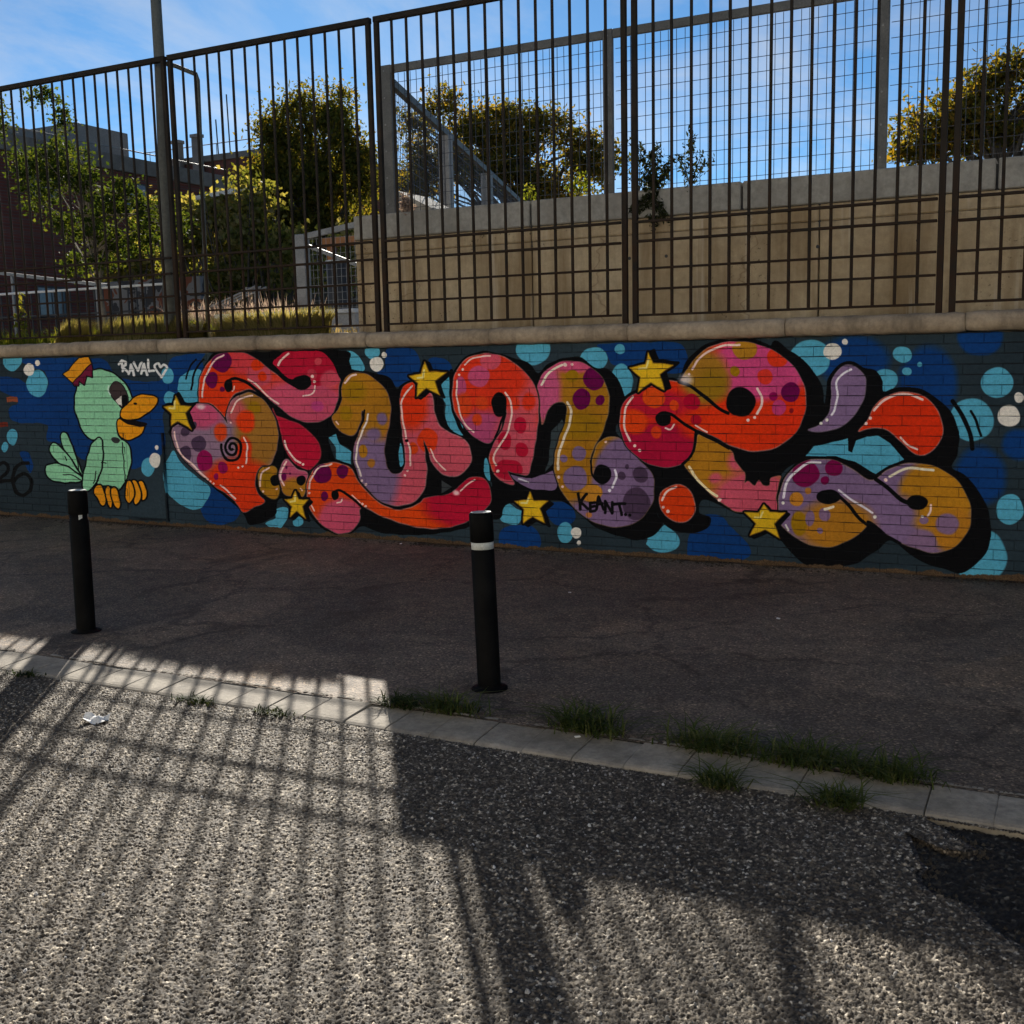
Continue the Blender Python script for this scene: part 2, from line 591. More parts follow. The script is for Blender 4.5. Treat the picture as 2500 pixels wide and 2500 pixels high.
    st('A', [(262, 1275), (180, 1292), (132, 1360), (120, 1450), (150, 1550), (220, 1580), (285, 1530), (296, 1450), (250, 1385), (180, 1392), (135, 1450)], 34, (14, 14, 15))
    for l in ([(1150, 330), (1157, 410)], [(1122, 342), (1150, 311), (1188, 322), (1186, 352), (1150, 372), (1212, 424)],
              [(1213, 436), (1237, 345), (1264, 448)], [(1222, 402), (1254, 396)], [(1262, 326), (1300, 408), (1334, 326)],
              [(1330, 432), (1358, 338), (1387, 446)], [(1340, 402), (1375, 396)], [(1394, 305), (1406, 412), (1452, 404)]):
        st('A', l, 23, (228, 228, 226), sm=False)
    st('A', [(1520, 466), (1462, 372), (1467, 342), (1492, 336), (1516, 372), (1540, 350), (1572, 366), (1566, 400), (1522, 466)], 22, (222, 222, 220), n=3)
    # --- bird
    ow = 15
    for l in ([(580, 1020), (602, 993), (640, 1020), (690, 1150), (740, 1290), (778, 1392), (765, 1400), (640, 1200), (590, 1110)],
              [(480, 1120), (502, 1093), (552, 1115), (640, 1210), (700, 1300), (764, 1412), (640, 1330), (530, 1250), (480, 1180)],
              [(430, 1350), (452, 1300), (540, 1288), (640, 1320), (740, 1390), (774, 1432), (740, 1452), (580, 1456), (470, 1422)]):
        blob('A', l, MINT, out=2 * ow)
    st('A', [(595, 1385), (690, 1395), (760, 1440)], 9, BLACK); st('A', [(610, 1215), (625, 1255)], 9, BLACK); st('A', [(720, 1230), (750, 1370)], 9, BLACK)
    blob('A', [(730, 560), (760, 505), (800, 470), (865, 410), (960, 395), (1080, 440), (1160, 510), (1220, 600), (1242, 690), (1200, 750), (1150, 780), (1125, 850), (1108, 930), (1110, 1000), (1150, 1060), (1210, 1100), (1240, 1200), (1230, 1320), (1190, 1430), (1160, 1480), (1115, 1530), (1060, 1495), (960, 1485), (915, 1450), (968, 1270), (962, 1080), (930, 1040), (870, 1052), (800, 1000), (735, 850), (706, 720)], MINT, out=2 * ow)
    st('A', [(1152, 1085), (1170, 1300), (1182, 1450)], 9, BLACK)
    blob('A', [(930, 1045), (958, 1080), (966, 1200), (960, 1300), (930, 1400), (890, 1480), (840, 1532), (795, 1532), (783, 1440), (800, 1350), (830, 1220), (870, 1100)], MINT, out=2 * ow)
    st('A', [(905, 1355), (900, 1420), (880, 1470)], 9, BLACK); st('A', [(960, 1275), (1005, 1278)], 8, BLACK)
    blob('A', [(690, 515), (857, 335), (872, 385), (865, 465), (812, 452), (797, 535), (748, 500), (740, 548), (700, 545)], MAROON, sm=False, out=20)
    blob('A', [(597, 440), (650, 400), (745, 285), (837, 278), (857, 338), (690, 515)], (226, 150, 30), sm=False, out=22)
    blob('A', [(690, 515), (857, 335), (872, 385), (865, 465), (812, 452), (797, 535), (748, 500), (740, 548), (700, 545)], MAROON, sm=False)
    st('A', [(692, 515), (857, 337)], 10, BLACK)
    blob('A', [(1038, 590), (1060, 528), (1110, 512), (1165, 560), (1204, 650), (1197, 724), (1150, 752), (1106, 705), (1060, 655)], (66, 54, 54), out=14)
    st('A', [(1025, 545), (1022, 590), (1040, 630)], 12, (215, 235, 220))
    blob('A', [(1090, 690), (1145, 640), (1158, 738), (1120, 728)], WHITE, sm=False)
    blob('A', [(1148, 645), (1196, 640), (1196, 730), (1158, 742)], BLACK)
    blob('A', [(1122, 868), (1180, 895), (1260, 920), (1330, 918), (1362, 940), (1320, 1010), (1250, 1050), (1180, 1052), (1130, 1010), (1108, 940)], BEAK, out=26)
    blob('A', [(1140, 850), (1200, 868), (1300, 880), (1388, 908), (1350, 935), (1260, 925), (1180, 895)], (20, 12, 10))
    blob('A', [(1140, 800), (1165, 760), (1230, 700), (1280, 650), (1370, 633), (1450, 648), (1488, 680), (1460, 740), (1370, 820), (1260, 866), (1180, 862), (1140, 840)], BEAK, out=26)
    ell('A', 1275, 714, 17, 11, BLACK)
    ell('A', 1090, 1060, 42, 29, (58, 60, 60))
    for l in ([(888, 1560), (910, 1500), (950, 1490), (985, 1570), (992, 1660), (960, 1672), (920, 1610)], [(1000, 1520), (1025, 1505), (1045, 1560), (1052, 1690), (1030, 1682), (1005, 1600)],
              [(1050, 1530), (1080, 1510), (1115, 1570), (1130, 1680), (1110, 1702), (1070, 1650)], [(1315, 1460), (1350, 1460), (1387, 1540), (1377, 1610), (1350, 1622), (1345, 1540)],
              [(1255, 1450), (1290, 1450), (1327, 1530), (1327, 1620), (1290, 1667), (1275, 1640), (1285, 1540)], [(1185, 1540), (1200, 1470), (1230, 1450), (1262, 1500), (1265, 1600), (1225, 1652), (1195, 1620)]):
        blob('A', l, BEAK, out=30)
    # --- speed marks
    st('B', [(305, 295), (245, 370), (210, 480)], 16, BLACK); st('B', [(375, 300), (305, 380), (280, 460), (260, 585)], 18, BLACK)
    st('F', [(1375, 740), (1440, 840), (1500, 960), (1530, 1110)], 34, BLACK); st('F', [(1515, 815), (1560, 900), (1595, 1010)], 20, BLACK)
    # --- black drop shadows behind the letters
    blob('B', [(330, 690), (318, 600), (338, 470), (400, 330), (520, 222), (1000, 200), (1700, 215), (1750, 330), (1770, 410), (1700, 450), (1670, 700), (1610, 830), (1640, 1000), (1555, 1040), (1620, 1240), (1700, 1265), (1640, 1290), (1450, 1290), (1360, 1400), (1340, 1600), (1140, 1610), (1075, 1640), (1060, 1750), (960, 1830), (810, 1862), (760, 1770), (640, 1650), (400, 1450), (200, 1260), (70, 1040), (66, 940), (250, 730)], BLACK)
    blob('C', [(500, 330), (640, 322), (830, 350), (980, 400), (1040, 500), (1080, 465), (1200, 420), (1400, 560), (1480, 620), (1490, 760), (1560, 890), (1680, 940), (1800, 1060), (1870, 1200), (1880, 1330), (1940, 1450), (1940, 1650), (1700, 1810), (1300, 1880), (900, 1862), (720, 1800), (560, 1885), (350, 1830), (180, 1620), (175, 1380), (280, 1230), (430, 1178), (560, 1190), (620, 1220), (600, 1080), (490, 1010), (400, 930), (415, 760)], BLACK)
    blob('D', [(85, 620), (73, 500), (100, 350), (180, 230), (300, 160), (440, 145), (650, 200), (820, 260), (910, 350), (1000, 260), (1150, 210), (1300, 200), (1450, 300), (1560, 310), (1650, 400), (1710, 530), (1720, 700), (1640, 870), (1680, 960), (1932, 1200), (2020, 1300), (2040, 1500), (2030, 1680), (2080, 1780), (2000, 1880), (1850, 1930), (1700, 1900), (1450, 1810), (1200, 1600), (1000, 1550), (620, 1590), (560, 1710), (470, 1740), (300, 1740), (420, 1500), (470, 1400), (400, 1300), (270, 1060), (180, 900)], BLACK)
    blob('E', [(112, 900), (135, 720), (250, 600), (600, 475), (690, 480), (750, 330), (900, 180), (1120, 102), (1380, 98), (1600, 190), (1760, 235), (1900, 340), (2000, 500), (2040, 700), (2030, 900), (1960, 1080), (1900, 1210), (1720, 1320), (1650, 1400), (1630, 1500), (1610, 1740), (1270, 1760), (1000, 1640), (900, 1640), (880, 1750), (990, 1800), (950, 1900), (760, 1940), (560, 1870), (470, 1700), (460, 1500), (430, 1400), (350, 1290), (200, 1150)], BLACK)
    blob('F', [(-60, 320), (100, 345), (230, 450), (340, 600), (368, 760), (395, 560), (480, 450), (590, 425), (680, 475), (770, 500), (820, 580), (832, 660), (900, 640), (1030, 626), (1150, 655), (1300, 755), (1390, 880), (1425, 1020), (1410, 1160), (1370, 1260), (1480, 1330), (1600, 1480), (1665, 1650), (1668, 1850), (1590, 1990), (1450, 2090), (1300, 2060), (1100, 1990), (900, 1840), (780, 1910), (600, 2020), (300, 2050), (120, 1950), (-30, 1720), (-30, 1500), (50, 1330), (150, 1215), (220, 1160), (280, 1090), (-60, 1180)], BLACK)
    blob('F', [(285, 1092), (400, 1070), (548, 1030), (556, 1130), (585, 1145), (612, 1050), (700, 1015), (790, 1012), (880, 1068), (950, 1148), (995, 1200), (880, 1240), (770, 1312), (600, 1215), (450, 1172), (215, 1172)], CYAN, sm=False)
    blob('C', [(1075, 1010), (1100, 1100), (1102, 1200), (1075, 1238), (1060, 1180), (1062, 1080)], CYAN)
    blob('C', [(1465, 1360), (1560, 1430), (1460, 1485)], (62, 66, 68), sm=False)
    blob('B', [(1560, 1040), (1622, 1000), (1665, 1100), (1765, 1170), (1765, 1292), (1630, 1240), (1622, 1130)], CYAN, sm=False)
    blob('C', [(1455, 470), (1550, 385), (1590, 520), (1625, 700), (1672, 935), (1560, 885), (1500, 785), (1500, 650), (1478, 600)], CYAN)
    st('C', [(1552, 330), (1556, 600), (1620, 830), (1720, 980)], 34, BLACK)
    blob('D', [(395, 1190), (425, 1160), (455, 1330), (440, 1370), (400, 1300)], CYAN)
    blob('D', [(1132, 785), (1152, 830), (1085, 1000), (1052, 1200), (968, 1288), (1002, 1180), (1032, 900)], (56, 66, 70), sm=False)
    # --- first letter
    rim = (196, 150, 150)
    k = blob('B', [(330, 660), (342, 480), (420, 330), (540, 242), (760, 240), (880, 300), (1030, 420), (1210, 530), (1290, 590), (1400, 540), (1640, 470), (1652, 560), (1640, 680), (1580, 820), (1480, 880), (1370, 892), (1250, 862), (1130, 780), (1030, 700), (900, 612), (860, 592), (800, 582), (720, 602), (650, 645), (602, 745), (580, 845), (530, 790), (450, 722), (340, 705)], ORANGE, out=24, rim=rim)
    ell('B', 1300, 720, 470, 260, PINK, .5, k); ell('B', 780, 300, 190, 150, (216, 62, 70), .5, k); ell('B', 900, 450, 120, 110, (206, 76, 92), .3, k)
    ell('B', 880, 350, 60, 55, ORANGE, .2, k); ell('B', 930, 460, 42, 46, ORANGE, .2, k)
    ell('B', 545, 320, 95, 100, DPUR, .06, k); ell('B', 450, 490, 58, 78, DPUR, .06, k); ell('B', 548, 582, 24, 24, DPUR, .1, k)
    ell('B', 1450, 740, 60, 50, MAG, .3, k); ell('B', 1570, 480, 90, 80, (226, 90, 100), .2, k)
    k = blob('B', [(1030, 345), (1090, 265), (1150, 226), (1300, 220), (1490, 226), (1570, 300), (1640, 430), (1652, 520), (1560, 545), (1400, 540), (1380, 470), (1300, 448), (1220, 488), (1130, 450)], CRIM)
    ell('B', 1455, 318, 34, 36, (214, 70, 84), .15, k); ell('B', 1395, 440, 48, 54, (200, 56, 76), .15, k); ell('B', 1570, 500, 95, 100, (214, 76, 96), .25, k)
    ell('B', 1305, 516, 88, 69, BLACK); st('B', [(1000, 345), (1100, 440), (1200, 520), (1270, 560)], 42, BLACK)
    ell('B', 610, 545, 42, 60, BLACK); st('B', [(612, 500), (650, 482), (720, 487), (850, 562), (1000, 702), (1130, 822), (1290, 905)], 28, BLACK)
    st('B', [(1078, 352), (1110, 300), (1175, 245)], 20); dot('B', 1399, 456, 16); dot('B', 1421, 505, 14)
    st('B', [(1428, 545), (1415, 600), (1375, 636), (1315, 640)], 14); st('B', [(362, 655), (372, 540), (420, 400), (490, 300), (565, 255)], 17)
    st('B', [(795, 488), (870, 530), (970, 635), (1080, 720)], 15); st('B', [(668, 555), (660, 585), (645, 598)], 13)
    k = blob('B', [(1030, 760), (1062, 830), (1200, 880), (1290, 920), (1370, 980), (1440, 1060), (1482, 1160), (1470, 1240), (1400, 1322), (1350, 1340), (1260, 1292), (1170, 1200), (1120, 1060), (1090, 920)], CRIM, out=24, rim=(190, 70, 80))
    st('B', [(1138, 1070), (1170, 1160), (1230, 1235), (1290, 1275)], 18); dot('B', 1315, 1292, 12)
    k = blob('B', [(890, 1430), (900, 1360), (950, 1310), (1010, 1300), (1060, 1332), (1065, 1380), (1050, 1440), (1085, 1500), (1092, 1560), (1060, 1612), (990, 1602), (920, 1540)], MUST, out=30, rim=(150, 120, 60))
    ell('B', 980, 1440, 60, 90, OLIVE, .4, k); ell('B', 1052, 1442, 50, 52, BLACK); st('B', [(990, 1320), (930, 1370), (908, 1440), (912, 1495)], 16); dot('B', 938, 1548, 11); dot('B', 1066, 1524, 10)
    k = blob('B', [(1088, 1400), (1100, 1320), (1160, 1242), (1260, 1332), (1352, 1372), (1342, 1480), (1318, 1585), (1270, 1595), (1150, 1575), (1108, 1500)], (196, 84, 116), out=26, rim=rim)
    ell('B', 1240, 1530, 150, 110, MUST, .5, k); ell('B', 1135, 1405, 24, 36, DPUR, .1, k); ell('B', 1155, 1320, 12, 13, DPUR, .1, k); ell('B', 1190, 1380, 10, 11, DPUR, .1, k)
    ell('B', 1297, 1440, 44, 47, BLACK); st('B', [(1160, 1265), (1110, 1340), (1102, 1420), (1130, 1485)], 17); st('B', [(1288, 1515), (1302, 1535)], 13)
    k = blob('B', [(78, 985), (95, 930), (150, 900), (200, 870), (205, 815), (270, 740), (350, 715), (450, 740), (540, 822), (598, 912), (592, 840), (612, 740), (662, 670), (760, 620), (832, 620), (930, 680), (1010, 780), (1060, 900), (1077, 1020), (1060, 1150), (1012, 1280), (920, 1310), (870, 1390), (862, 1470), (890, 1570), (952, 1645), (860, 1690), (755, 1742), (700, 1680), (640, 1600), (500, 1510), (400, 1430), (250, 1300), (150, 1190), (95, 1090)], (146, 116, 138), out=26, rim=rim)
    ell('B', 350, 830, 200, 120, (206, 80, 118), .5, k); ell('B', 900, 930, 230, 420, (164, 112, 42), .35, k); ell('B', 690, 800, 90, 120, (200, 90, 90), .6, k)
    ell('B', 700, 1460, 330, 230, ORANGE, .35, k); ell('B', 760, 1160, 70, 130, ORANGE, .4, k); ell('B', 800, 1650, 200, 120, ORANGE, .2, k)
    ell('B', 855, 755, 60, 60, OLIVE, .4, k); ell('B', 772, 885, 88, 108, (232, 62, 14), .3, k); ell('B', 535, 985, 62, 85, (226, 70, 24), .35, k)
    for x, y, rx, ry in ((200, 980, 42, 46), (330, 1095, 72, 74), (200, 1195, 62, 80), (290, 915, 22, 30)):
        ell('B', x, y, rx, ry, GREYP, .08, k)
    for x, y, rx, ry in ((385, 1255, 76, 98), (555, 1320, 46, 57), (495, 1405, 22, 32)):
        ell('B', x, y, rx, ry, (146, 10, 78), .08, k)
    t = np.linspace(0, 1, 46)
    th = 1.2 + t * 2 * math.pi * 2.35
    st('B', np.stack([645 + (12 + 98 * t) * np.cos(th) * .95, 1135 + (14 + 122 * t) * np.sin(th)], 1), 24, BLACK, n=2)
    st('B', [(100, 985), (115, 1080), (170, 1200), (300, 1320), (415, 1435)], 17); dot('B', 437, 1452, 10); dot('B', 466, 1470, 10); st('B', [(530, 1490), (600, 1540), (680, 1615)], 15)
    st('B', [(632, 800), (680, 710), (740, 660), (832, 640)], 16); st('B', [(755, 1040), (787, 1130), (775, 1282)], 16); dot('B', 704, 1319, 11); dot('B', 745, 1308, 10)
    dot('B', 628, 895, 9); ell('B', 350, 745, 40, 24, (240, 200, 205), .9)
    # --- second letter
    k = blob('C', [(190, 1480), (200, 1380), (250, 1270), (330, 1215), (430, 1195), (540, 1215), (610, 1260), (660, 1340), (720, 1430), (830, 1540), (960, 1620), (1100, 1640), (1250, 1580), (1310, 1530), (1450, 1510), (1560, 1480), (1650, 1400), (1720, 1345), (1800, 1330), (1870, 1360), (1920, 1450), (1925, 1550), (1880, 1630), (1760, 1720), (1600, 1790), (1400, 1820), (1200, 1800), (1000, 1740), (850, 1680), (740, 1620), (690, 1640), (692, 1720), (650, 1800), (580, 1855), (480, 1862), (370, 1810), (280, 1720), (212, 1620)], (226, 70, 12), out=26, rim=rim)
    ell('C', 520, 1720, 220, 190, (206, 80, 108), .3, k); ell('C', 1700, 1570, 400, 260, CRIM, .35, k)
    ell('C', 335, 1300, 88, 92, DPUR, .06, k); ell('C', 525, 1280, 54, 64, DPUR, .06, k); ell('C', 355, 1515, 33, 46, DPUR, .06, k)
    ell('C', 455, 1502, 36, 46, BLACK); st('C', [(440, 1478), (500, 1460), (580, 1500), (680, 1592), (770, 1660), (900, 1722)], 24, BLACK)
    st('C', [(210, 1450), (230, 1350), (300, 1250), (420, 1210)], 17); dot('C', 210, 1486, 11); st('C', [(620, 1505), (690, 1575)], 11); st('C', [(230, 1600), (258, 1652)], 14)
    dot('C', 711, 1585, 12); dot('C', 742, 1606, 12); st('C', [(1640, 1460), (1700, 1410), (1772, 1355)], 15); ell('C', 1598, 1482, 30, 24, (250, 200, 200), .9); st('C', [(520, 1540), (510, 1570), (475, 1576)], 13)
    k = blob('C', [(430, 760), (490, 690), (520, 600), (525, 470), (560, 390), (640, 350), (720, 350), (820, 400), (900, 470), (960, 570), (980, 680), (970, 820), (940, 950), (920, 1060), (930, 1180), (960, 1260), (1000, 1300), (1070, 1300), (1110, 1240), (1122, 1130), (1105, 1010), (1080, 800), (1070, 620), (1082, 520), (1130, 460), (1200, 440), (1230, 560), (1310, 510), (1360, 530), (1385, 620), (1400, 740), (1450, 850), (1540, 910), (1630, 950), (1710, 1020), (1745, 1130), (1720, 1230), (1650, 1300), (1550, 1330), (1450, 1290), (1370, 1190), (1325, 1050), (1296, 985), (1300, 1080), (1322, 1250), (1310, 1400), (1270, 1500), (1190, 1570), (1080, 1602), (960, 1590), (850, 1530), (760, 1440), (690, 1340), (640, 1200), (630, 1090), (660, 980), (700, 870), (722, 770), (728, 712), (708, 712), (700, 800), (660, 900), (600, 940), (520, 910), (460, 840)], (208, 84, 100), out=26, rim=rim)
    ell('C', 700, 650, 300, 340, MUST, .1, k); ell('C', 820, 1300, 240, 420, PURP, .35, k); ell('C', 860, 850, 120, 130, MUST, .7, k); ell('C', 640, 520, 110, 100, OLIVE, .6, k)
    ell('C', 1180, 640, 150, 240, (226, 54, 14), .45, k); ell('C', 1330, 985, 95, 115, (226, 60, 20), .1, k); ell('C', 1195, 1062, 42, 58, (222, 70, 20), .2, k); ell('C', 560, 730, 60, 70, OLIVE, .3, k)
    ell('C', 720, 1090, 42, 62, MUST, .2, k); ell('C', 800, 1200, 36, 42, (170, 110, 40), .3, k); ell('C', 900, 780, 50, 60, PURP, .4, k); ell('C', 820, 930, 72, 62, PURP, .5, k)
    st('C', [(735, 700), (722, 790), (690, 880)], 18, BLACK)
    st('C', [(548, 440), (600, 385), (655, 365)], 20); st('C', [(468, 803), (492, 832)], 14); st('C', [(770, 735), (745, 830), (690, 960), (660, 1080), (657, 1180), (700, 1320)], 18, (240, 224, 214))
    dot('C', 714, 1364, 12); dot('C', 748, 1402, 13); st('C', [(1185, 468), (1110, 560), (1080, 660), (1100, 820), (1130, 965)], 17); ell('C', 1135, 988, 18, 13, BLACK)
    st('C', [(1147, 1010), (1167, 1100), (1165, 1222)], 17); dot('C', 1142, 1270, 11); dot('C', 1118, 1315, 12); st('C', [(1355, 1070), (1400, 1160), (1498, 1268)], 14)
    # --- third letter
    k = blob('D', [(640, 1308), (740, 1335), (850, 1340), (950, 1310), (1060, 1280), (1080, 1440), (960, 1456), (850, 1446), (740, 1400)], PURP, out=30); st('D', [(722, 1350), (815, 1380)], 15, (230, 225, 235))
    k = blob('D', [(95, 560), (110, 400), (170, 270), (280, 190), (430, 165), (560, 190), (700, 270), (810, 380), (880, 490), (905, 600), (905, 780), (880, 1000), (840, 1200), (800, 1310), (700, 1300), (615, 1278), (680, 1385), (640, 1400), (560, 1370), (480, 1280), (445, 1170), (470, 1050), (540, 930), (590, 820), (607, 700), (570, 760), (555, 860), (500, 950), (450, 1005), (380, 1000), (280, 930), (170, 800), (110, 680)], (228, 54, 26), out=26, rim=rim)
    ell('D', 380, 900, 250, 200, (190, 76, 120), .45, k); ell('D', 700, 1080, 230, 420, (208, 84, 100), .3, k); ell('D', 820, 560, 120, 330, (214, 82, 92), .6, k); ell('D', 540, 420, 260, 160, (228, 54, 26), .4, k)
    ell('D', 345, 380, 102, 102, (206, 80, 120), .12, k); ell('D', 455, 235, 98, 82, (214, 82, 102), .12, k); ell('D', 175, 475, 50, 95, (200, 78, 122), .15, k)
    for x, y, rx, ry in ((370, 630, 62, 66), (330, 790, 46, 56), (205, 650, 75, 115)):
        ell('D', x, y, rx, ry, (226, 70, 26), .4, k)
    ell('D', 815, 620, 62, 82, (228, 54, 26), .4, k); ell('D', 690, 640, 40, 55, (228, 60, 30), .4, k)
    for x, y, rx, ry in ((735, 842, 59, 79), (590, 990, 62, 87), (750, 1075, 61, 70), (625, 1262, 132, 96)):
        ell('D', x, y, rx, ry, CRIM, .06, k)
    ell('D', 537, 645, 72, 118, BLACK); st('D', [(585, 720), (560, 800), (500, 960)], 18, BLACK)
    st('D', [(212, 272), (300, 205), (450, 187)], 15); dot('D', 190, 313, 13); dot('D', 160, 364, 12); st('D', [(138, 420), (135, 560), (165, 720), (212, 830), (297, 907)], 16)
    st('D', [(593, 535), (650, 640), (645, 800), (590, 960), (510, 1080), (485, 1160), (505, 1220)], 18); dot('D', 522, 1278, 16)
    k = blob('D', [(900, 460), (960, 350), (1060, 270), (1180, 235), (1310, 250), (1420, 310), (1510, 400), (1560, 510), (1577, 640), (1550, 790), (1490, 950), (1430, 1060), (1400, 1150), (1400, 1260), (1412, 1200), (1450, 1050), (1520, 972), (1600, 955), (1680, 970), (1750, 1060), (1850, 1170), (1932, 1240), (1988, 1320), (1995, 1450), (1985, 1560), (1900, 1700), (1800, 1770), (1680, 1802), (1520, 1787), (1350, 1710), (1220, 1590), (1120, 1450), (1065, 1300), (1060, 1150), (1100, 980), (1150, 850), (1176, 740), (1170, 660), (1130, 622), (1060, 632), (1000, 700), (940, 832), (925, 650), (915, 540)], (172, 116, 24), out=26, rim=(170, 140, 110))
    ell('D', 980, 520, 140, 320, (198, 84, 124), .45, k); ell('D', 1250, 270, 240, 80, (206, 80, 118), .5, k); ell('D', 1760, 1420, 360, 480, PURP, .12, k); ell('D', 1420, 1690, 330, 150, PURP, .5, k); ell('D', 1300, 850, 240, 130, (160, 116, 14), .5, k)
    for x, y, rx, ry in ((1432, 400, 102, 112), (1315, 595, 84, 100), (1490, 605, 43, 48)):
        ell('D', x, y, rx, ry, DPUR, .05, k)
    ell('D', 1225, 375, 60, 58, OLIVE, .12, k)
    for x, y, rx, ry in ((1290, 1110, 66, 71), (1145, 1155, 36, 36), (1255, 1345, 115, 118)):
        ell('D', x, y, rx, ry, PURP, .12, k)
    ell('D', 1410, 1485, 98, 86, (196, 132, 40), .12, k); ell('D', 1385, 1690, 30, 26, (190, 120, 60), .3, k)
    for x, y, rx, ry in ((1690, 1320, 38, 40), (1745, 1232, 18, 25), (1870, 1310, 72, 77), (1830, 1585, 130, 155)):
        ell('D', x, y, rx, ry, GREYP, .08, k)
    ell('D', 1510, 1306, 82, 94, BLACK); st('D', [(1402, 1180), (1408, 1290), (1450, 1360)], 18, BLACK)
    for l in ([(1285, 1490), (1302, 1640)], [(1362, 1492), (1302, 1572), (1372, 1632)], [(1440, 1572), (1392, 1576), (1396, 1656), (1440, 1650)], [(1396, 1612), (1436, 1606)],
              [(1452, 1636), (1476, 1520), (1520, 1640)], [(1462, 1592), (1510, 1586)], [(1534, 1672), (1540, 1560), (1600, 1672), (1606, 1570)], [(1620, 1590), (1726, 1584)], [(1672, 1590), (1690, 1692)]):
        st('D', l, 27, (12, 10, 12), sm=False)
    dot('D', 1726, 1688, 15, (12, 10, 12)); dot('D', 1766, 1690, 15, (12, 10, 12))
    st('D', [(935, 460), (990, 370), (1050, 310), (1130, 275)], 22, (244, 228, 206)); dot('D', 1158, 272, 19); dot('D', 1224, 265, 13); st('D', [(1180, 630), (1217, 720), (1190, 860), (1120, 1040), (1090, 1180), (1095, 1262)], 24, (240, 222, 196))
    dot('D', 1098, 1336, 15); dot('D', 1136, 1425, 13); dot('D', 1545, 998, 12); st('D', [(1628, 1270), (1640, 1340), (1605, 1430)], 22, (232, 226, 236)); dot('D', 1575, 1457, 16, (232, 226, 236))
    # --- fourth letter
    k = blob('E', [(870, 1010), (950, 1040), (1100, 1110), (1190, 1170), (1212, 1250), (1280, 1340), (1312, 1380), (1305, 1470), (1340, 1450), (1400, 1490), (1440, 1440), (1480, 1490), (1540, 1490), (1560, 1420), (1650, 1400), (1625, 1480), (1605, 1600), (1595, 1730), (1270, 1737), (1150, 1690), (1000, 1580), (850, 1430), (738, 1290), (800, 1220), (850, 1110)], MUST, out=24, rim=(190, 150, 110))
    ell('E', 1400, 1600, 380, 260, (206, 84, 104), .35, k); ell('E', 1230, 1260, 80, 100, (206, 84, 104), .8, k); ell('E', 1030, 1420, 60, 50, (200, 84, 100), .7, k)
    st('E', [(782, 1310), (850, 1420), (950, 1520), (1045, 1590)], 24, (246, 226, 180)); dot('E', 1070, 1625, 18)
    k = blob('E', [(130, 880), (150, 750), (210, 660), (300, 610), (430, 545), (580, 498), (690, 505), (722, 470), (760, 400), (860, 270), (980, 180), (1150, 135), (1320, 135), (1500, 180), (1650, 260), (1770, 370), (1850, 500), (1886, 640), (1880, 770), (1840, 900), (1760, 1020), (1640, 1110), (1500, 1160), (1350, 1162), (1200, 1120), (1060, 1050), (870, 962), (832, 1000), (830, 1080), (790, 1200), (700, 1290), (560, 1316), (420, 1290), (300, 1220), (200, 1120), (150, 1010)], (226, 52, 14), out=26, rim=rim)
    ell('E', 1420, 390, 480, 300, (212, 72, 128), .25, k); ell('E', 930, 470, 230, 260, (166, 116, 34), .4, k); ell('E', 1760, 860, 200, 200, (228, 50, 16), .4, k)
    ell('E', 470, 1140, 440, 240, (178, 14, 56), .3, k); ell('E', 480, 720, 330, 130, (190, 22, 50), .6, k); ell('E', 1150, 960, 420, 130, (228, 54, 12), .4, k)
    ell('E', 450, 660, 108, 96, (226, 76, 16), .12, k); ell('E', 640, 732, 44, 52, (226, 70, 20), .2, k); ell('E', 270, 890, 120, 118, (228, 66, 14), .3, k); ell('E', 475, 985, 50, 62, (222, 62, 24), .25, k)
    ell('E', 810, 700, 80, 76, (176, 4, 44), .06, k); ell('E', 850, 870, 51, 51, (180, 14, 40), .2, k); ell('E', 1215, 410, 46, 49, OLIVE, .15, k); ell('E', 1000, 540, 150, 150, (150, 112, 20), .7, k)
    ell('E', 1615, 280, 98, 92, (230, 56, 24), .08, k); ell('E', 1500, 460, 73, 73, (228, 56, 40), .08, k); ell('E', 1740, 606, 87, 94, DPUR, .05, k); ell('E', 1580, 648, 41, 41, (150, 8, 84), .1, k)
    ell('E', 1630, 755, 66, 76, (204, 62, 120), .12, k); ell('E', 1310, 205, 118, 94, (178, 124, 30), .12, k); ell('E', 1748, 780, 20, 24, (140, 20, 30), .2, k)
    st('E', [(690, 508), (800, 555), (930, 650), (1050, 750), (1150, 805)], 32, BLACK); ell('E', 1270, 700, 138, 140, BLACK)
    ell('E', 540, 858, 74, 70, BLACK); st('E', [(560, 802), (640, 832), (760, 922), (860, 982), (1000, 1050), (1160, 1135)], 28, BLACK); st('E', [(845, 985), (842, 1090), (800, 1210), (720, 1290)], 26, BLACK)
    st('E', [(810, 390), (880, 290), (980, 215), (1100, 170), (1262, 158)], 21); st('E', [(1430, 575), (1467, 650), (1462, 740), (1425, 815)], 24); dot('E', 1400, 848, 15); dot('E', 1336, 870, 16)
    st('E', [(250, 648), (190, 750), (170, 870), (185, 980), (225, 1072)], 20); dot('E', 272, 1116, 15); dot('E', 318, 1157, 16); st('E', [(845, 923), (950, 982)], 16); st('E', [(558, 945), (605, 962), (640, 912)], 16)
    ell('E', 755, 490, 60, 50, (230, 220, 226), 1.0, alpha=.8); dot('E', 783, 440, 12)
    blob('E', [(500, 1660), (520, 1560), (590, 1500), (680, 1482), (760, 1510), (820, 1590), (842, 1690), (815, 1780), (750, 1835), (660, 1830), (560, 1770)], (220, 60, 12), out=24, rim=rim)
    st('E', [(657, 1505), (580, 1540), (525, 1632)], 20); dot('E', 538, 1697, 14); dot('E', 585, 1733, 17)
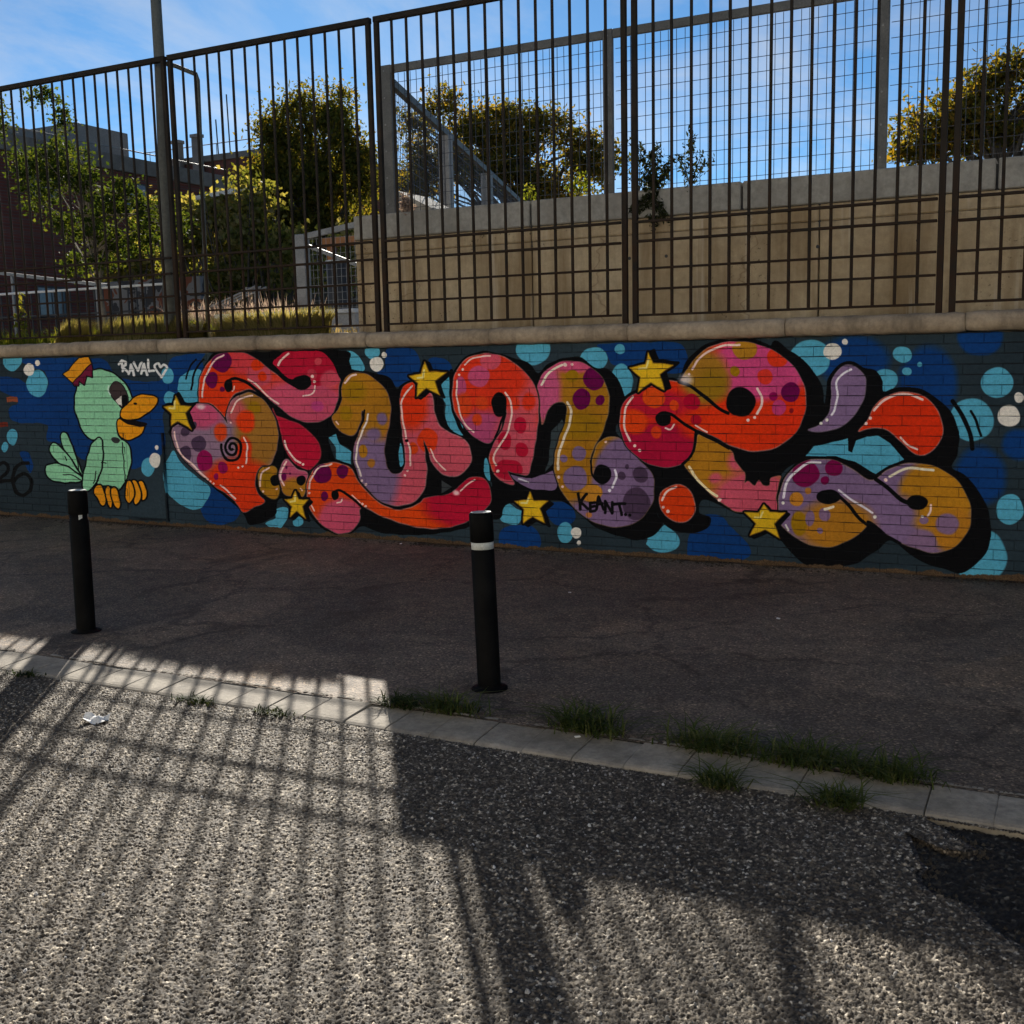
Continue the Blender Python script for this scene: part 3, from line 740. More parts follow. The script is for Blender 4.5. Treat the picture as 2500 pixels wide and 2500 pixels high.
    # --- last pieces
    blob('F', [(235, 968), (330, 920), (400, 830), (420, 720), (420, 600), (450, 520), (510, 465), (580, 455), (640, 490), (687, 560), (687, 660), (650, 770), (580, 870), (490, 940), (370, 975)], PURP, out=20, rim=(150, 130, 150))
    st('F', [(575, 488), (500, 530), (460, 590), (467, 700), (445, 800), (418, 848)], 17, (236, 230, 238)); dot('F', 386, 888, 13, WHITE); dot('F', 340, 912, 13, WHITE)
    k = blob('F', [(635, 975), (700, 890), (760, 780), (830, 710), (940, 672), (1060, 670), (1160, 710), (1240, 790), (1290, 900), (1292, 1000), (1250, 1090), (1180, 1150), (1110, 1162), (1040, 1130), (960, 1050), (870, 970), (780, 950), (700, 955)], (216, 48, 12), out=20, rim=rim)
    st('F', [(757, 812), (830, 730), (930, 690), (1040, 685), (1137, 727)], 19); dot('F', 724, 871, 13); dot('F', 690, 913, 14); st('F', [(965, 1025), (1020, 1085), (1092, 1115)], 16)
    k = blob('F', [(2, 1560), (15, 1450), (60, 1340), (140, 1250), (240, 1205), (360, 1195), (470, 1215), (580, 1270), (700, 1352), (780, 1345), (860, 1280), (980, 1235), (1120, 1230), (1260, 1265), (1380, 1340), (1460, 1440), (1512, 1570), (1512, 1700), (1470, 1800), (1390, 1880), (1300, 1922), (1210, 1930), (1100, 1902), (960, 1850), (850, 1790), (760, 1740), (716, 1706), (640, 1780), (520, 1850), (400, 1886), (270, 1872), (150, 1820), (60, 1750), (10, 1680)], PURP, out=22, rim=(170, 140, 120))
    ell('F', 1250, 1480, 300, 290, (186, 126, 26), .2, k); ell('F', 1380, 1760, 170, 180, (186, 122, 30), .3, k); ell('F', 460, 1720, 300, 200, (178, 118, 30), .4, k); ell('F', 930, 1620, 160, 150, PURP, .5, k)
    for x, y, rx, ry in ((215, 1308, 108, 106), (440, 1265, 70, 64), (368, 1360, 33, 33)):
        ell('F', x, y, rx, ry, (122, 6, 70), .06, k)
    ell('F', 145, 1510, 54, 56, (200, 130, 40), .15, k); ell('F', 235, 1445, 26, 26, (186, 120, 50), .2, k); ell('F', 165, 1702, 62, 98, OLIVE, .2, k)
    for x, y, rx, ry in ((365, 1630, 46, 53), (250, 1660, 36, 62), (1330, 1705, 92, 84), (1145, 1675, 36, 31), (1130, 1852, 118, 102), (330, 1760, 24, 24)):
        ell('F', x, y, rx, ry, (134, 104, 136), .2, k)
    st('F', [(770, 1352), (870, 1430), (970, 1512), (1050, 1550)], 32, BLACK); ell('F', 1095, 1536, 82, 59, BLACK); ell('F', 395, 1490, 95, 57, BLACK)
    st('F', [(450, 1465), (560, 1562), (660, 1682), (800, 1775), (960, 1858)], 26, BLACK); blob('F', [(700, 1700), (740, 1690), (860, 1800), (820, 1840)], BLACK)
    st('F', [(45, 1495), (60, 1400), (130, 1300), (230, 1230), (332, 1220)], 21, (236, 228, 236)); dot('F', 40, 1538, 13, WHITE); st('F', [(480, 1440), (600, 1530), (742, 1617)], 17, (230, 222, 232)); dot('F', 763, 1648, 14, WHITE)
    st('F', [(60, 1712), (78, 1752)], 15, WHITE); st('F', [(880, 1332), (960, 1285), (1060, 1265), (1222, 1283)], 21, (244, 232, 200)); dot('F', 848, 1360, 15); st('F', [(1202, 1555), (1200, 1600), (1175, 1640)], 17); dot('F', 1132, 1645, 12, WHITE); st('F', [(370, 1587), (435, 1570)], 22, (240, 226, 200))
    # --- stars
    star('A', [(1655, 640), (1705, 735), (1805, 740), (1745, 810), (1805, 960), (1680, 880), (1615, 925), (1620, 820), (1545, 745), (1640, 735)], (30, -20), [(1650, 690), (1645, 760), (1595, 762)])
    star('B', [(1240, 1545), (1275, 1620), (1365, 1625), (1305, 1685), (1340, 1800), (1255, 1735), (1190, 1785), (1210, 1690), (1140, 1620), (1215, 1615)], (32, 22), [(1242, 1590), (1236, 1640), (1192, 1642)])
    star('C', [(1300, 240), (1345, 335), (1510, 340), (1395, 430), (1445, 560), (1320, 490), (1225, 575), (1240, 450), (1155, 375), (1270, 360)], (40, 16), [(1300, 318), (1285, 392), (1232, 398)])
    star('D', [(825, 1465), (865, 1555), (1000, 1558), (920, 1630), (970, 1770), (855, 1705), (765, 1770), (770, 1640), (685, 1558), (800, 1550)], (42, 26), [(815, 1535), (798, 1582), (745, 1578)])
    star('E', [(400, 230), (440, 330), (630, 350), (510, 440), (550, 590), (420, 515), (305, 605), (320, 465), (225, 375), (370, 345)], (52, -22), [(398, 300), (380, 380), (310, 388)])
    star('E', [(1485, 1670), (1545, 1742), (1690, 1745), (1585, 1855), (1640, 1990), (1500, 1905), (1360, 1965), (1412, 1850), (1310, 1745), (1440, 1745)], (34, 20), [(1480, 1740), (1460, 1790), (1405, 1790)])


def mural_image():
    draw_mural()
    W = 3700
    H = int(W * (MU_Z1 - MU_Z0) / (MU_X1 - MU_X0))
    X = np.linspace(MU_X0, MU_X1, W); Z = np.linspace(MU_Z0, MU_Z1, H)
    XX, ZZ = np.meshgrid(X, Z)
    px, py = proj(np.stack([XX, np.zeros_like(XX), ZZ], -1))
    # hand-held spray wobble
    px += .7 * np.sin(ZZ * 41 + XX * 7) ; py += .7 * np.sin(XX * 37 + ZZ * 5)
    cx = np.clip((px - CX0) * CS, 0, CW - 2); cy = np.clip((py - CY0) * CS, 0, CH - 2)
    ix, iy = cx.astype(int), cy.astype(int)
    fx, fy = (cx - ix)[..., None], (cy - iy)[..., None]
    im = (cv[iy, ix] * (1 - fx) + cv[iy, ix + 1] * fx) * (1 - fy) + (cv[iy + 1, ix] * (1 - fx) + cv[iy + 1, ix + 1] * fx) * fy
    # ragged foot: paint stops unevenly above the pavement and shows earthy render
    r2 = np.random.default_rng(3)
    edge = .035 + .03 * np.interp(X, np.linspace(MU_X0, MU_X1, 160), r2.random(160)) + .012 * np.interp(X, np.linspace(MU_X0, MU_X1, 900), r2.random(900))
    edge += .05 * np.maximum(0, np.interp(X, np.linspace(MU_X0, MU_X1, 60), r2.random(60)) - .72)
    a = np.clip((edge[None] - ZZ) / .006, 0, 1)[..., None]
    foot = np.array((84, 66, 48)) * (.7 + .5 * r2.random((H, W, 1)))
    im = im * (1 - a) + foot * a
    im = im * (1 + .05 * (r2.random((H, W, 1)) - .5) * 2)
    # flaked strip under the coping
    edge = 1.712 - .012 * np.interp(X, np.linspace(MU_X0, MU_X1, 220), np.maximum(0, r2.random(220) - .45) * 1.8)
    a = np.clip((ZZ - edge[None]) / .004, 0, 1)[..., None] * .8
    im = im * (1 - a) + np.array((120, 108, 92)) * a
    rgba = np.ones((H, W, 4), np.float32)
    rgba[..., :3] = np.clip(im / 255.0, 0, 1)
    img = bpy.data.images.new('mural_paint', W, H)
    img.pixels.foreach_set(rgba.ravel())
    img.update()
    img.pack()
    return img


MURAL = mural_image()
del cv


# ------------------------------------------------------------------ materials
def mat_mural(name, joint=False):
    g = N(name)
    sp = g.n('ShaderNodeSeparateXYZ')
    g.l(g.world_pos(), sp.inputs[0])
    u = g.rng_(sp.outputs['X'], MU_X0, MU_X1, 0, 1)
    v = g.rng_(sp.outputs['Z'], MU_Z0, MU_Z1, 0, 1)
    cb = g.n('ShaderNodeCombineXYZ')
    g.l(u, cb.inputs[0]); g.l(v, cb.inputs[1])
    tx = g.n('ShaderNodeTexImage', image=MURAL, interpolation='Linear', extension='EXTEND')
    g.l(cb.outputs[0], tx.inputs['Vector'])
    c = g.mix(1.0, tx.outputs['Color'], MURAL_GAIN, 'MULTIPLY')
    n1 = g.noise(2.2, 5, .6)
    n2 = g.noise(38, 6, .65)
    c = g.mix(1.0, c, g.ramp(n1, [(.3, (.82, .82, .82)), (.7, (1.06, 1.06, 1.06))]), 'MULTIPLY')
    c = g.mix(1.0, c, g.ramp(n2, [(.3, (.8, .8, .8)), (.62, (1.04, 1.04, 1.04))]), 'MULTIPLY')
    # horizontal scuffs where the paint has worn off the brick faces
    n3 = g.noise(3.2, 8, .7, g.world_pos((1.0, 1.0, 9.0)))
    c = g.mix(g.ramp(n3, [(.68, (0, 0, 0)), (.75, (.55, .55, .55))]), c, (.035, .032, .032))
    if joint:
        n4 = g.noise(6, 4, .6)
        c = g.mix(g.ramp(n4, [(.36, (.2, .2, .2)), (.6, (.95, .95, .95))]), c, (.010, .010, .012))
    bm = g.bump(g.noise(60, 8, .7), .45, .006)
    bm = g.bump(g.noise(13, 5, .6, g.world_pos((.6, 1, 2.2))), .5, .012, bm)
    return g.bsdf(c, .8, bm, spec=.12)


MURAL_GAIN = (1.24, 1.22, 1.20)
M_mural = mat_mural('painted brick')
M_joint = mat_mural('painted joint', True)


def mat_noise(name, a, b, scale=6, rough=.85, bump=.3, bscale=40, bdist=.01, detail=6, spec=.3, streak=None, metal=0.0):
    g = N(name)
    n1 = g.noise(scale, detail, .6)
    c = g.ramp(n1, [(.3, a), (.7, b)])
    n2 = g.noise(scale * 9, 5, .7)
    c = g.mix(1.0, c, g.ramp(n2, [(.3, (.72, .72, .72)), (.68, (1.12, 1.12, 1.12))]), 'MULTIPLY')
    if streak:
        n3 = g.noise(streak[0], 6, .65, g.world_pos((1, 1, .12)))
        c = g.mix(g.ramp(n3, [(.48, (0, 0, 0)), (.75, (.75, .75, .75))]), c, streak[1])
    return g.bsdf(c, rough, g.bump(g.noise(bscale, 8, .7), bump, bdist), metal, spec)


M_coping = mat_noise('weathered limestone', (.29, .22, .145), (.47, .37, .255), 3.0, .9, .5, 50, .012, streak=(5, (.09, .07, .05)))
def mat_conc():
    g = N('shuttered concrete')
    c = g.ramp(g.noise(1.1, 6, .62), [(.3, (.37, .275, .160)), (.55, (.51, .395, .245)), (.75, (.60, .49, .325))])
    c = g.mix(1.0, c, g.ramp(g.noise(16, 6, .7), [(.3, (.78, .77, .75)), (.7, (1.1, 1.1, 1.08))]), 'MULTIPLY')
    # runs of dirty water
    n3 = g.noise(3.2, 6, .65, g.world_pos((1, 1, .10)))
    c = g.mix(g.ramp(n3, [(.46, (0, 0, 0)), (.66, (.8, .8, .8))]), c, (.22, .145, .068))
    n4 = g.noise(5.5, 5, .6, g.world_pos((1.6, 1, .07)))
    c = g.mix(g.ramp(n4, [(.58, (0, 0, 0)), (.68, (.6, .6, .6))]), c, (.58, .49, .36))
    # lichen specks in drifts, and spalled grey scars
    sp = g.mix(1.0, g.ramp(g.noise(26, 4, .75), [(.60, (0, 0, 0)), (.66, (1, 1, 1))]), g.ramp(g.noise(.9, 3, .5), [(.50, (0, 0, 0)), (.60, (1, 1, 1))]), 'MULTIPLY')
    c = g.mix(sp, c, (.07, .05, .03))
    sc = g.ramp(g.noise(1.7, 7, .7, g.world_pos((.8, 1, 2.6)), .5), [(.69, (0, 0, 0)), (.72, (.8, .8, .8))])
    c = g.mix(sc, c, (.20, .17, .13))
    # one rusty crack family
    ve = g.vor(.55, 'DISTANCE_TO_EDGE', g.mix(1.0, g.world_pos((1, 1, .35)), g.mix(1.0, g.n('ShaderNodeTexNoise').outputs['Color'], (.5, .2, .2), 'MULTIPLY'), 'ADD'))
    c = g.mix(g.ramp(ve.outputs['Distance'], [(0, (.5, .5, .5)), (.005, (0, 0, 0))]), c, (.12, .065, .03))
    bmp = g.bump(g.noise(45, 8, .7), .4, .01)
    return g.bsdf(c, .9, g.bump(sc, -.6, .01, bmp), spec=.2)


M_conc = mat_conc()
M_concband = mat_noise('concrete band', (.28, .265, .225), (.38, .36, .31), 2.0, .9, .35, 45, .01, streak=(3, (.19, .17, .14)))
M_kerb = mat_noise('pale kerb stone', (.205, .176, .135), (.37, .328, .262), 4, .85, .5, 70, .006, streak=(9, (.13, .115, .095)))
M_galv = mat_noise('galvanised steel', (.21, .21, .20), (.30, .295, .28), 7, .55, .1, 60, .003, metal=.35, spec=.5)
M_wire = mat_noise('dark wire', (.035, .04, .05), (.055, .06, .07), 9, .5, .1, 60, .002, metal=.3)
M_steel = mat_noise('weathered grey steel', (.10, .10, .092), (.16, .158, .145), 7, .6, .1, 60, .003)
M_mast = mat_noise('olive steel mast', (.075, .078, .066), (.11, .112, .095), 4, .6, .1, 60, .003)
M_black = mat_noise('black powder coat', (.003, .003, .0032), (.008, .008, .0075), 7, .6, .12, 90, .002, spec=.04)
M_white = mat_noise('white paint', (.62, .62, .60), (.78, .78, .76), 8, .6, .15, 60, .003)
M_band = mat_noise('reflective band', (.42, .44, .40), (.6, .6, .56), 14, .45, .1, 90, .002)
M_soil = mat_noise('dry soil', (.05, .038, .025), (.12, .09, .055), 3, .95, .8, 30, .03)
M_lowwall = mat_noise('grey low wall', (.34, .34, .33), (.48, .47, .45), 4, .9, .3, 40, .01)
M_timber = mat_noise('orange brown boards', (.28, .115, .04), (.40, .18, .07), 5, .8, .2, 40, .004)
M_roof = mat_noise('roof parapet', (.15, .13, .11), (.22, .195, .165), 3, .9, .2, 40, .01)
M_shed = mat_noise('grey plant room', (.20, .185, .17), (.27, .25, .23), 2, .9, .2, 30, .01)
M_glass = mat_noise('window glass', (.05, .07, .09), (.09, .12, .15), 1, .12, .02, 10, .002, spec=.8)
M_plaster = mat_noise('white washed plaster', (.74, .70, .62), (.82, .78, .70), 1.5, .9, .2, 40, .006)
M_dark = mat_noise('dark steel', (.03, .03, .032), (.05, .05, .05), 8, .6, .1, 60, .002)
M_panel = None


def mat_fence():
    g = N('fence paint')
    n1 = g.noise(4.5, 6, .65)
    c = g.ramp(n1, [(.3, (.018, .0155, .013)), (.55, (.030, .024, .018)), (.75, (.048, .030, .019))])
    sp = g.n('ShaderNodeSeparateXYZ'); g.l(g.world_pos(), sp.inputs[0])
    # rust grows on the lower grid where the bars cross
    k = g.math('MULTIPLY', g.rng_(sp.outputs['Z'], 3.0, 2.4, 0, 1), g.ramp(g.noise(9, 6, .7), [(.35, (0, 0, 0)), (.6, (1, 1, 1))]))
    c = g.mix(k, c, (.032, .018, .011))
    return g.bsdf(c, .8, g.bump(g.noise(80, 6, .7), .25, .002), 0.0, .08)


M_fence = mat_fence()


def mat_road():
    g = N('chip seal road')
    v1 = g.vor(88); v2 = g.vor(230); v3 = g.vor(34)
    sepc = g.n('ShaderNodeSeparateColor'); g.l(v1.outputs['Color'], sepc.inputs[0])
    c = g.ramp(sepc.outputs[0], [(0, (.028, .022, .018)), (.4, (.07, .057, .045)), (.72, (.12, .098, .076)), (.9, (.19, .16, .125)), (.965, (.33, .28, .22)), (1, (.66, .58, .48))])
    # tar between the chips
    c = g.mix(g.ramp(v1.outputs['Distance'], [(.36, (0, 0, 0)), (.66, (.95, .95, .95))]), c, (.010, .009, .008))
    n1 = g.noise(.9, 5, .6)
    c = g.mix(1.0, c, g.ramp(n1, [(.3, (.72, .70, .68)), (.7, (1.12, 1.1, 1.06))]), 'MULTIPLY')
    # pale worn smears
    n2 = g.noise(1.7, 5, .55, dist=.6)
    c = g.mix(g.ramp(n2, [(.64, (0, 0, 0)), (.80, (.35, .35, .35))]), c, (.20, .18, .155))
    # dome of every chip, tilted at random, then small grit
    hd = g.math('SUBTRACT', 1.0, g.math('MULTIPLY', v1.outputs['Distance'], 1.25))
    hd = g.math('ADD', hd, g.math('MULTIPLY', sepc.outputs[1], .55))
    hh = g.math('ADD', g.math('MULTIPLY', hd, 1.0), g.math('MULTIPLY', v2.outputs['Distance'], -.22))
    hh = g.math('ADD', hh, g.math('MULTIPLY', g.noise(26, 4, .6), .9))
    b = g.bump(hh, .8, .003)
    return g.bsdf(c, .7, b, spec=.3)


M_road = mat_road()


def mat_pave(name, base, dark, warm):
    g = N(name)
    n1 = g.noise(1.1, 6, .62)
    c = g.ramp(n1, [(.3, dark), (.55, base), (.75, warm)])
    v = g.vor(105)
    sepc = g.n('ShaderNodeSeparateColor'); g.l(v.outputs['Color'], sepc.inputs[0])
    c = g.mix(1.0, c, g.ramp(sepc.outputs[0], [(0, (.5, .49, .48)), (.76, (1.1, 1.1, 1.1)), (.95, (1.6, 1.57, 1.5)), (1, (2.8, 2.7, 2.5))]), 'MULTIPLY')
    # long wandering cracks
    nz = g.n('ShaderNodeTexNoise'); nz.inputs['Scale'].default_value = 1.5; nz.inputs['Detail'].default_value = 9; nz.inputs['Roughness'].default_value = .72
    g.l(g.world_pos(), nz.inputs['Vector'])
    wob = g.mix(1.0, g.world_pos(), g.mix(1.0, nz.outputs['Color'], (.9, .9, 0), 'MULTIPLY'), 'ADD')
    ve = g.vor(.75, 'DISTANCE_TO_EDGE', wob)
    mask = g.ramp(g.noise(1.1, 4, .6), [(.36, (0, 0, 0)), (.52, (1, 1, 1))])
    ck = g.mix(1.0, g.ramp(ve.outputs['Distance'], [(.0, (1, 1, 1)), (.008, (.85, .85, .85)), (.02, (0, 0, 0))]), mask, 'MULTIPLY')
    c = g.mix(g.math('MULTIPLY', ck, .62), c, (.030, .023, .017))
    pz = g.ramp(g.noise(.42, 2, .4, dist=.9), [(.47, (.74, .75, .76)), (.485, (1, 1, 1)), (.60, (1, 1, 1)), (.61, (1.22, 1.16, 1.08))])
    c = g.mix(1.0, c, pz, 'MULTIPLY')
    n5 = g.noise(7, 6, .7)
    c = g.mix(1.0, c, g.ramp(n5, [(.3, (.72, .71, .70)), (.68, (1.2, 1.18, 1.14))]), 'MULTIPLY')
    # pale scuffs and spills
    n2 = g.noise(3.1, 7, .7, g.world_pos((.6, 1.5, 1)))
    c = g.mix(g.ramp(n2, [(.70, (0, 0, 0)), (.77, (.32, .32, .32))]), c, (.26, .24, .215))
    hh = g.math('SUBTRACT', g.math('MULTIPLY', g.noise(70, 6, .7), .5), g.math('MULTIPLY', v.outputs['Distance'], .6))
    b = g.bump(hh, .8, .006)
    b = g.bump(ck, -1.0, .02, b)
    b = g.bump(g.noise(5, 4, .6), .4, .03, b)
    return g.bsdf(c, .8, b, spec=.3)


M_pave = mat_pave('worn asphalt footway', (.190, .142, .100), (.140, .112, .086), (.235, .162, .104))
M_patch = mat_pave('fresh asphalt patch', (.028, .024, .020), (.020, .017, .015), (.040, .032, .025))


def mat_brickfar(name, a, b):
    g = N(name)
    br = g.n('ShaderNodeTexBrick')
    br.inputs['Scale'].default_value = 1.0
    br.inputs['Brick Width'].default_value = .26; br.inputs['Row Height'].default_value = .075; br.inputs['Mortar Size'].default_value = .008
    br.inputs['Color1'].default_value = a + (1,); br.inputs['Color2'].default_value = b + (1,); br.inputs['Mortar'].default_value = (.10, .08, .07, 1)
    mpn = g.n('ShaderNodeMapping'); mpn.inputs['Rotation'].default_value = (R(90), 0, R(40))
    g.l(g.world_pos(), mpn.inputs['Vector']); g.l(mpn.outputs[0], br.inputs['Vector'])
    c = g.mix(1.0, br.outputs['Color'], g.ramp(g.noise(.6, 5, .6), [(.3, (.7, .7, .7)), (.7, (1.1, 1.1, 1.1))]), 'MULTIPLY')
    return g.bsdf(c, .9, spec=.2)


M_redbrick = mat_brickfar('dark red brick', (.16, .045, .032), (.11, .034, .026))
M_redbrick2 = mat_brickfar('brown red brick', (.19, .06, .04), (.13, .045, .03))


def mat_leaf(name, cols, trans=.55, tt=(1.8, 1.6, .5)):
    g = N(name)
    gi = g.n('ShaderNodeNewGeometry')
    k = g.math('ADD', g.math('MULTIPLY', gi.outputs['Random Per Island'], .6), g.math('MULTIPLY', g.noise(.8, 3, .6), .45))
    c = g.ramp(k, [(.12 + .76 * i / max(1, len(cols) - 1), q) for i, q in enumerate(cols)])
    d = g.n('ShaderNodeBsdfPrincipled'); d.inputs['Roughness'].default_value = .7; d.inputs['Specular IOR Level'].default_value = .08
    g.l(c, d.inputs['Base Color'])
    t = g.n('ShaderNodeBsdfTranslucent')
    g.l(g.mix(1.0, c, tt, 'MULTIPLY'), t.inputs['Color'])
    mx = g.n('ShaderNodeMixShader'); mx.inputs[0].default_value = trans
    g.l(d.outputs[0], mx.inputs[1]); g.l(t.outputs[0], mx.inputs[2])
    g.l(mx.outputs[0], g.out.inputs[0])
    return g.mat


L_olive = mat_leaf('olive leaves', [(.030, .038, .010), (.065, .072, .016), (.11, .105, .022), (.19, .13, .026)])
L_autumn = mat_leaf('yellowing leaves', [(.026, .034, .009), (.058, .064, .015), (.13, .11, .022), (.26, .16, .028)])
L_green = mat_leaf('fresh green leaves', [(.014, .026, .007), (.028, .046, .011), (.045, .066, .016), (.085, .095, .024)])
L_ivy = mat_leaf('ivy leaves', [(.05, .06, .02), (.105, .12, .035), (.18, .17, .065), (.28, .23, .13)])
L_grass = mat_leaf('grass blades', [(.05, .075, .012), (.10, .13, .02), (.16, .18, .03), (.22, .19, .06)])
L_weed = mat_leaf('dark weed blades', [(.030, .044, .012), (.055, .078, .02), (.085, .11, .028), (.17, .16, .07)], .35, (1.2, 1.15, .5))
L_dry = mat_leaf('dry grass blades', [(.10, .085, .03), (.17, .13, .055), (.24, .18, .09), (.30, .22, .13)], .5, (1.4, 1.3, .75))
M_bark = mat_noise('bark', (.045, .036, .028), (.10, .085, .065), 9, .9, .6, 50, .02)
M_palebark = mat_noise('pale bark', (.15, .12, .08), (.24, .20, .14), 9, .9, .4, 50, .01)
M_panelp = M_mural

# ------------------------------------------------------------------ ground, road, footway
ground = MB().add([(-400, -400, -.06), (400, -400, -.06), (400, .2, -.06), (-400, .2, -.06)], [(0, 1, 2, 3)]).build('ground', M_patch)
tag(ground, 'dark ground far along the street', kind='structure')

KF, KB = -4.30, -4.06                     # kerb front and back
PATCH = [(-.43, -4.31), (-.37, -4.36), (-.30, -4.44), (-.245, -4.50), (-.27, -4.535), (-.33, -4.545), (-.40, -4.50), (-.455, -4.465), (-.44, -4.53), (-.415, -4.60), (-.40, -4.66), (-.372, -4.70), (-.385, -4.76),
         (-.372, -4.82), (-.34, -4.87), (-.29, -4.885), (-.23, -4.905), (-.19, -4.97), (-.15, -5.03), (-.08, -5.09), (-.02, -5.16), (.08, -5.22), (.20, -5.35), (.6, -5.5), (1.4, -5.4), (2.4, -4.9), (2.6, -4.31)]
road_v = [(-60, KF - .002)] + [(x, y) for x, y in PATCH] + [(60, KF - .002), (60, -9.6), (-60, -9.6)]
import bmesh
bm = bmesh.new()
vs = [bm.verts.new((x, y, 0)) for x, y in road_v]
fc = bm.faces.new(vs)
if fc.normal.z < 0:
    fc.normal_flip()
ex = bmesh.ops.extrude_face_region(bm, geom=[fc])
for v in [e for e in ex['geom'] if isinstance(e, bmesh.types.BMVert)]:
    v.co.z -= .035
bmesh.ops.recalc_face_normals(bm, faces=bm.faces)
bmesh.ops.triangulate(bm, faces=bm.faces)
me = bpy.data.meshes.new('road'); bm.to_mesh(me); bm.free()
road = link('road', me, M_road)
tag(road, 'rough grey chip-seal road striped with fence shadows', kind='structure')

pv = [(x, y) for x, y in PATCH]
bm = bmesh.new()
vs = [bm.verts.new((x - .04 if i < 24 else x, y, -.024)) for i, (x, y) in enumerate(pv)]
fc = bm.faces.new(vs)
bmesh.ops.recalc_face_normals(bm, faces=bm.faces)
if fc.normal.z < 0:
    fc.normal_flip()
bmesh.ops.triangulate(bm, faces=bm.faces)
me = bpy.data.meshes.new('road_patch'); bm.to_mesh(me); bm.free()
patch = link('road_patch', me, M_patch)
tag(patch, 'sunken black asphalt patch with a broken edge at the kerb', kind='structure')

# chippings: real relief of the road surface where single stones show
def in_poly(x, y, P):
    P = np.array(P); Q = np.roll(P, -1, 0)
    c = np.zeros(x.shape, bool)
    for (x0, y0), (x1, y1) in zip(P, Q):
        if y0 == y1:
            continue
        t = ((y0 > y) != (y1 > y)) & (x < (x1 - x0) * (y - y0) / (y1 - y0) + x0)
        c ^= t
    return c


def relief(name, x0, x1, y0, y1, step, cell, amp, z, keep, parent, mat, seed, bend=None):
    g_ = np.random.default_rng(seed)
    gx_ = np.arange(x0, x1, step); gy_ = np.arange(y0, y1, step)
    X, Y = np.meshgrid(gx_, gy_)
    X = X + g_.uniform(-.3, .3, X.shape) * step; Y = Y + g_.uniform(-.3, .3, Y.shape) * step
    nxc, nyc = int((x1 - x0) / cell) + 6, int((y1 - y0) / cell) + 6
    jx, jy = g_.random((nyc, nxc)), g_.random((nyc, nxc))
    rv, hv = g_.random((nyc, nxc)), g_.random((nyc, nxc))
    tx, ty = g_.normal(0, 1, (nyc, nxc)), g_.normal(0, 1, (nyc, nxc))
    u, v = (X - x0) / cell + 2, (Y - y0) / cell + 2
    iu, iv = u.astype(int), v.astype(int)
    best = np.full(X.shape, 9.0); sec = np.full(X.shape, 9.0); H_ = np.zeros(X.shape); C_ = np.zeros(X.shape)
    for dj in (-1, 0, 1):
        for di in (-1, 0, 1):
            a_, b_ = np.clip(iu + di, 0, nxc - 1), np.clip(iv + dj, 0, nyc - 1)
            ddx, ddy = u - (a_ + jx[b_, a_]), v - (b_ + jy[b_, a_])
            d = np.hypot(ddx, ddy)
            nb_ = d < best
            sec = np.where(nb_, best, np.minimum(sec, d))
            H_ = np.where(nb_, hv[b_, a_] + .5 * (tx[b_, a_] * ddx + ty[b_, a_] * ddy), H_)
            C_ = np.where(nb_, rv[b_, a_], C_)
            best = np.where(nb_, d, best)
    edge = np.clip((sec - best) / .45, 0, 1)
    Z = amp * (edge ** .6 * (.55 + .75 * H_) - .35)
    Z += .004 * np.sin(X * 2.3 + 1.2 * np.sin(Y * 3.1)) * np.sin(Y * 2.7 + X)
    kv = keep(X, Y)
    idx = np.arange(X.size).reshape(X.shape)
    F_ = np.stack([idx[:-1, :-1], idx[:-1, 1:], idx[1:, 1:], idx[1:, :-1]], -1).reshape(-1, 4)
    kk = kv.ravel()[F_].all(1)
    F_ = F_[kk]
    used = np.zeros(X.size, bool); used[F_.ravel()] = True
    new = np.cumsum(used) - 1
    V_ = np.stack([X, Y, Z + z], -1).reshape(-1, 3)[used]
    me_ = np_mesh(name, V_, new[F_])
    at = me_.attributes.new('chip', 'FLOAT', 'POINT'); at.data.foreach_set('value', C_.ravel()[used].astype(np.float32))
    ae = me_.attributes.new('gap', 'FLOAT', 'POINT'); ae.data.foreach_set('value', edge.ravel()[used].astype(np.float32))
    o_ = link(name, me_, mat, parent)
    o_['kind'] = 'stuff'
    return o_


def view_keep(X, Y):
    px_, py_ = proj(np.stack([X, Y, np.zeros_like(X)], -1))
    return (px_ > -200) & (px_ < 2700) & (py_ < 2760)


def mat_chipseal(name, k, tar):
    g = N(name)
    at = g.n('ShaderNodeAttribute', attribute_name='chip'); ae = g.n('ShaderNodeAttribute', attribute_name='gap')
    s_ = lambda q: tuple(v * k * w for v, w in zip(q, (1.0, .95, .86)))
    c = g.ramp(at.outputs['Fac'], [(0, s_((.050, .043, .037))), (.45, s_((.105, .092, .078))), (.74, s_((.19, .168, .14))), (.88, s_((.33, .30, .255))), (.95, s_((.60, .56, .49))), (1, s_((.80, .77, .70)))])
    c = g.mix(g.rng_(ae.outputs['Fac'], .1, .5, .85, 0), c, tar)
    c = g.mix(1.0, c, g.ramp(g.noise(.9, 5, .6), [(.3, (.72, .70, .68)), (.7, (1.15, 1.13, 1.1))]), 'MULTIPLY')
    c = g.mix(g.ramp(g.noise(1.9, 6, .6, dist=.7), [(.64, (0, 0, 0)), (.80, (.45, .45, .45))]), c, s_((.30, .275, .235)))
    c = g.mix(g.ramp(g.noise(.55, 4, .6), [(.58, (0, 0, 0)), (.75, (.55, .55, .55))]), c, s_((.05, .043, .037)))
    return g.bsdf(c, .75, g.bump(g.noise(300, 4, .6), .4, .002), spec=.25)


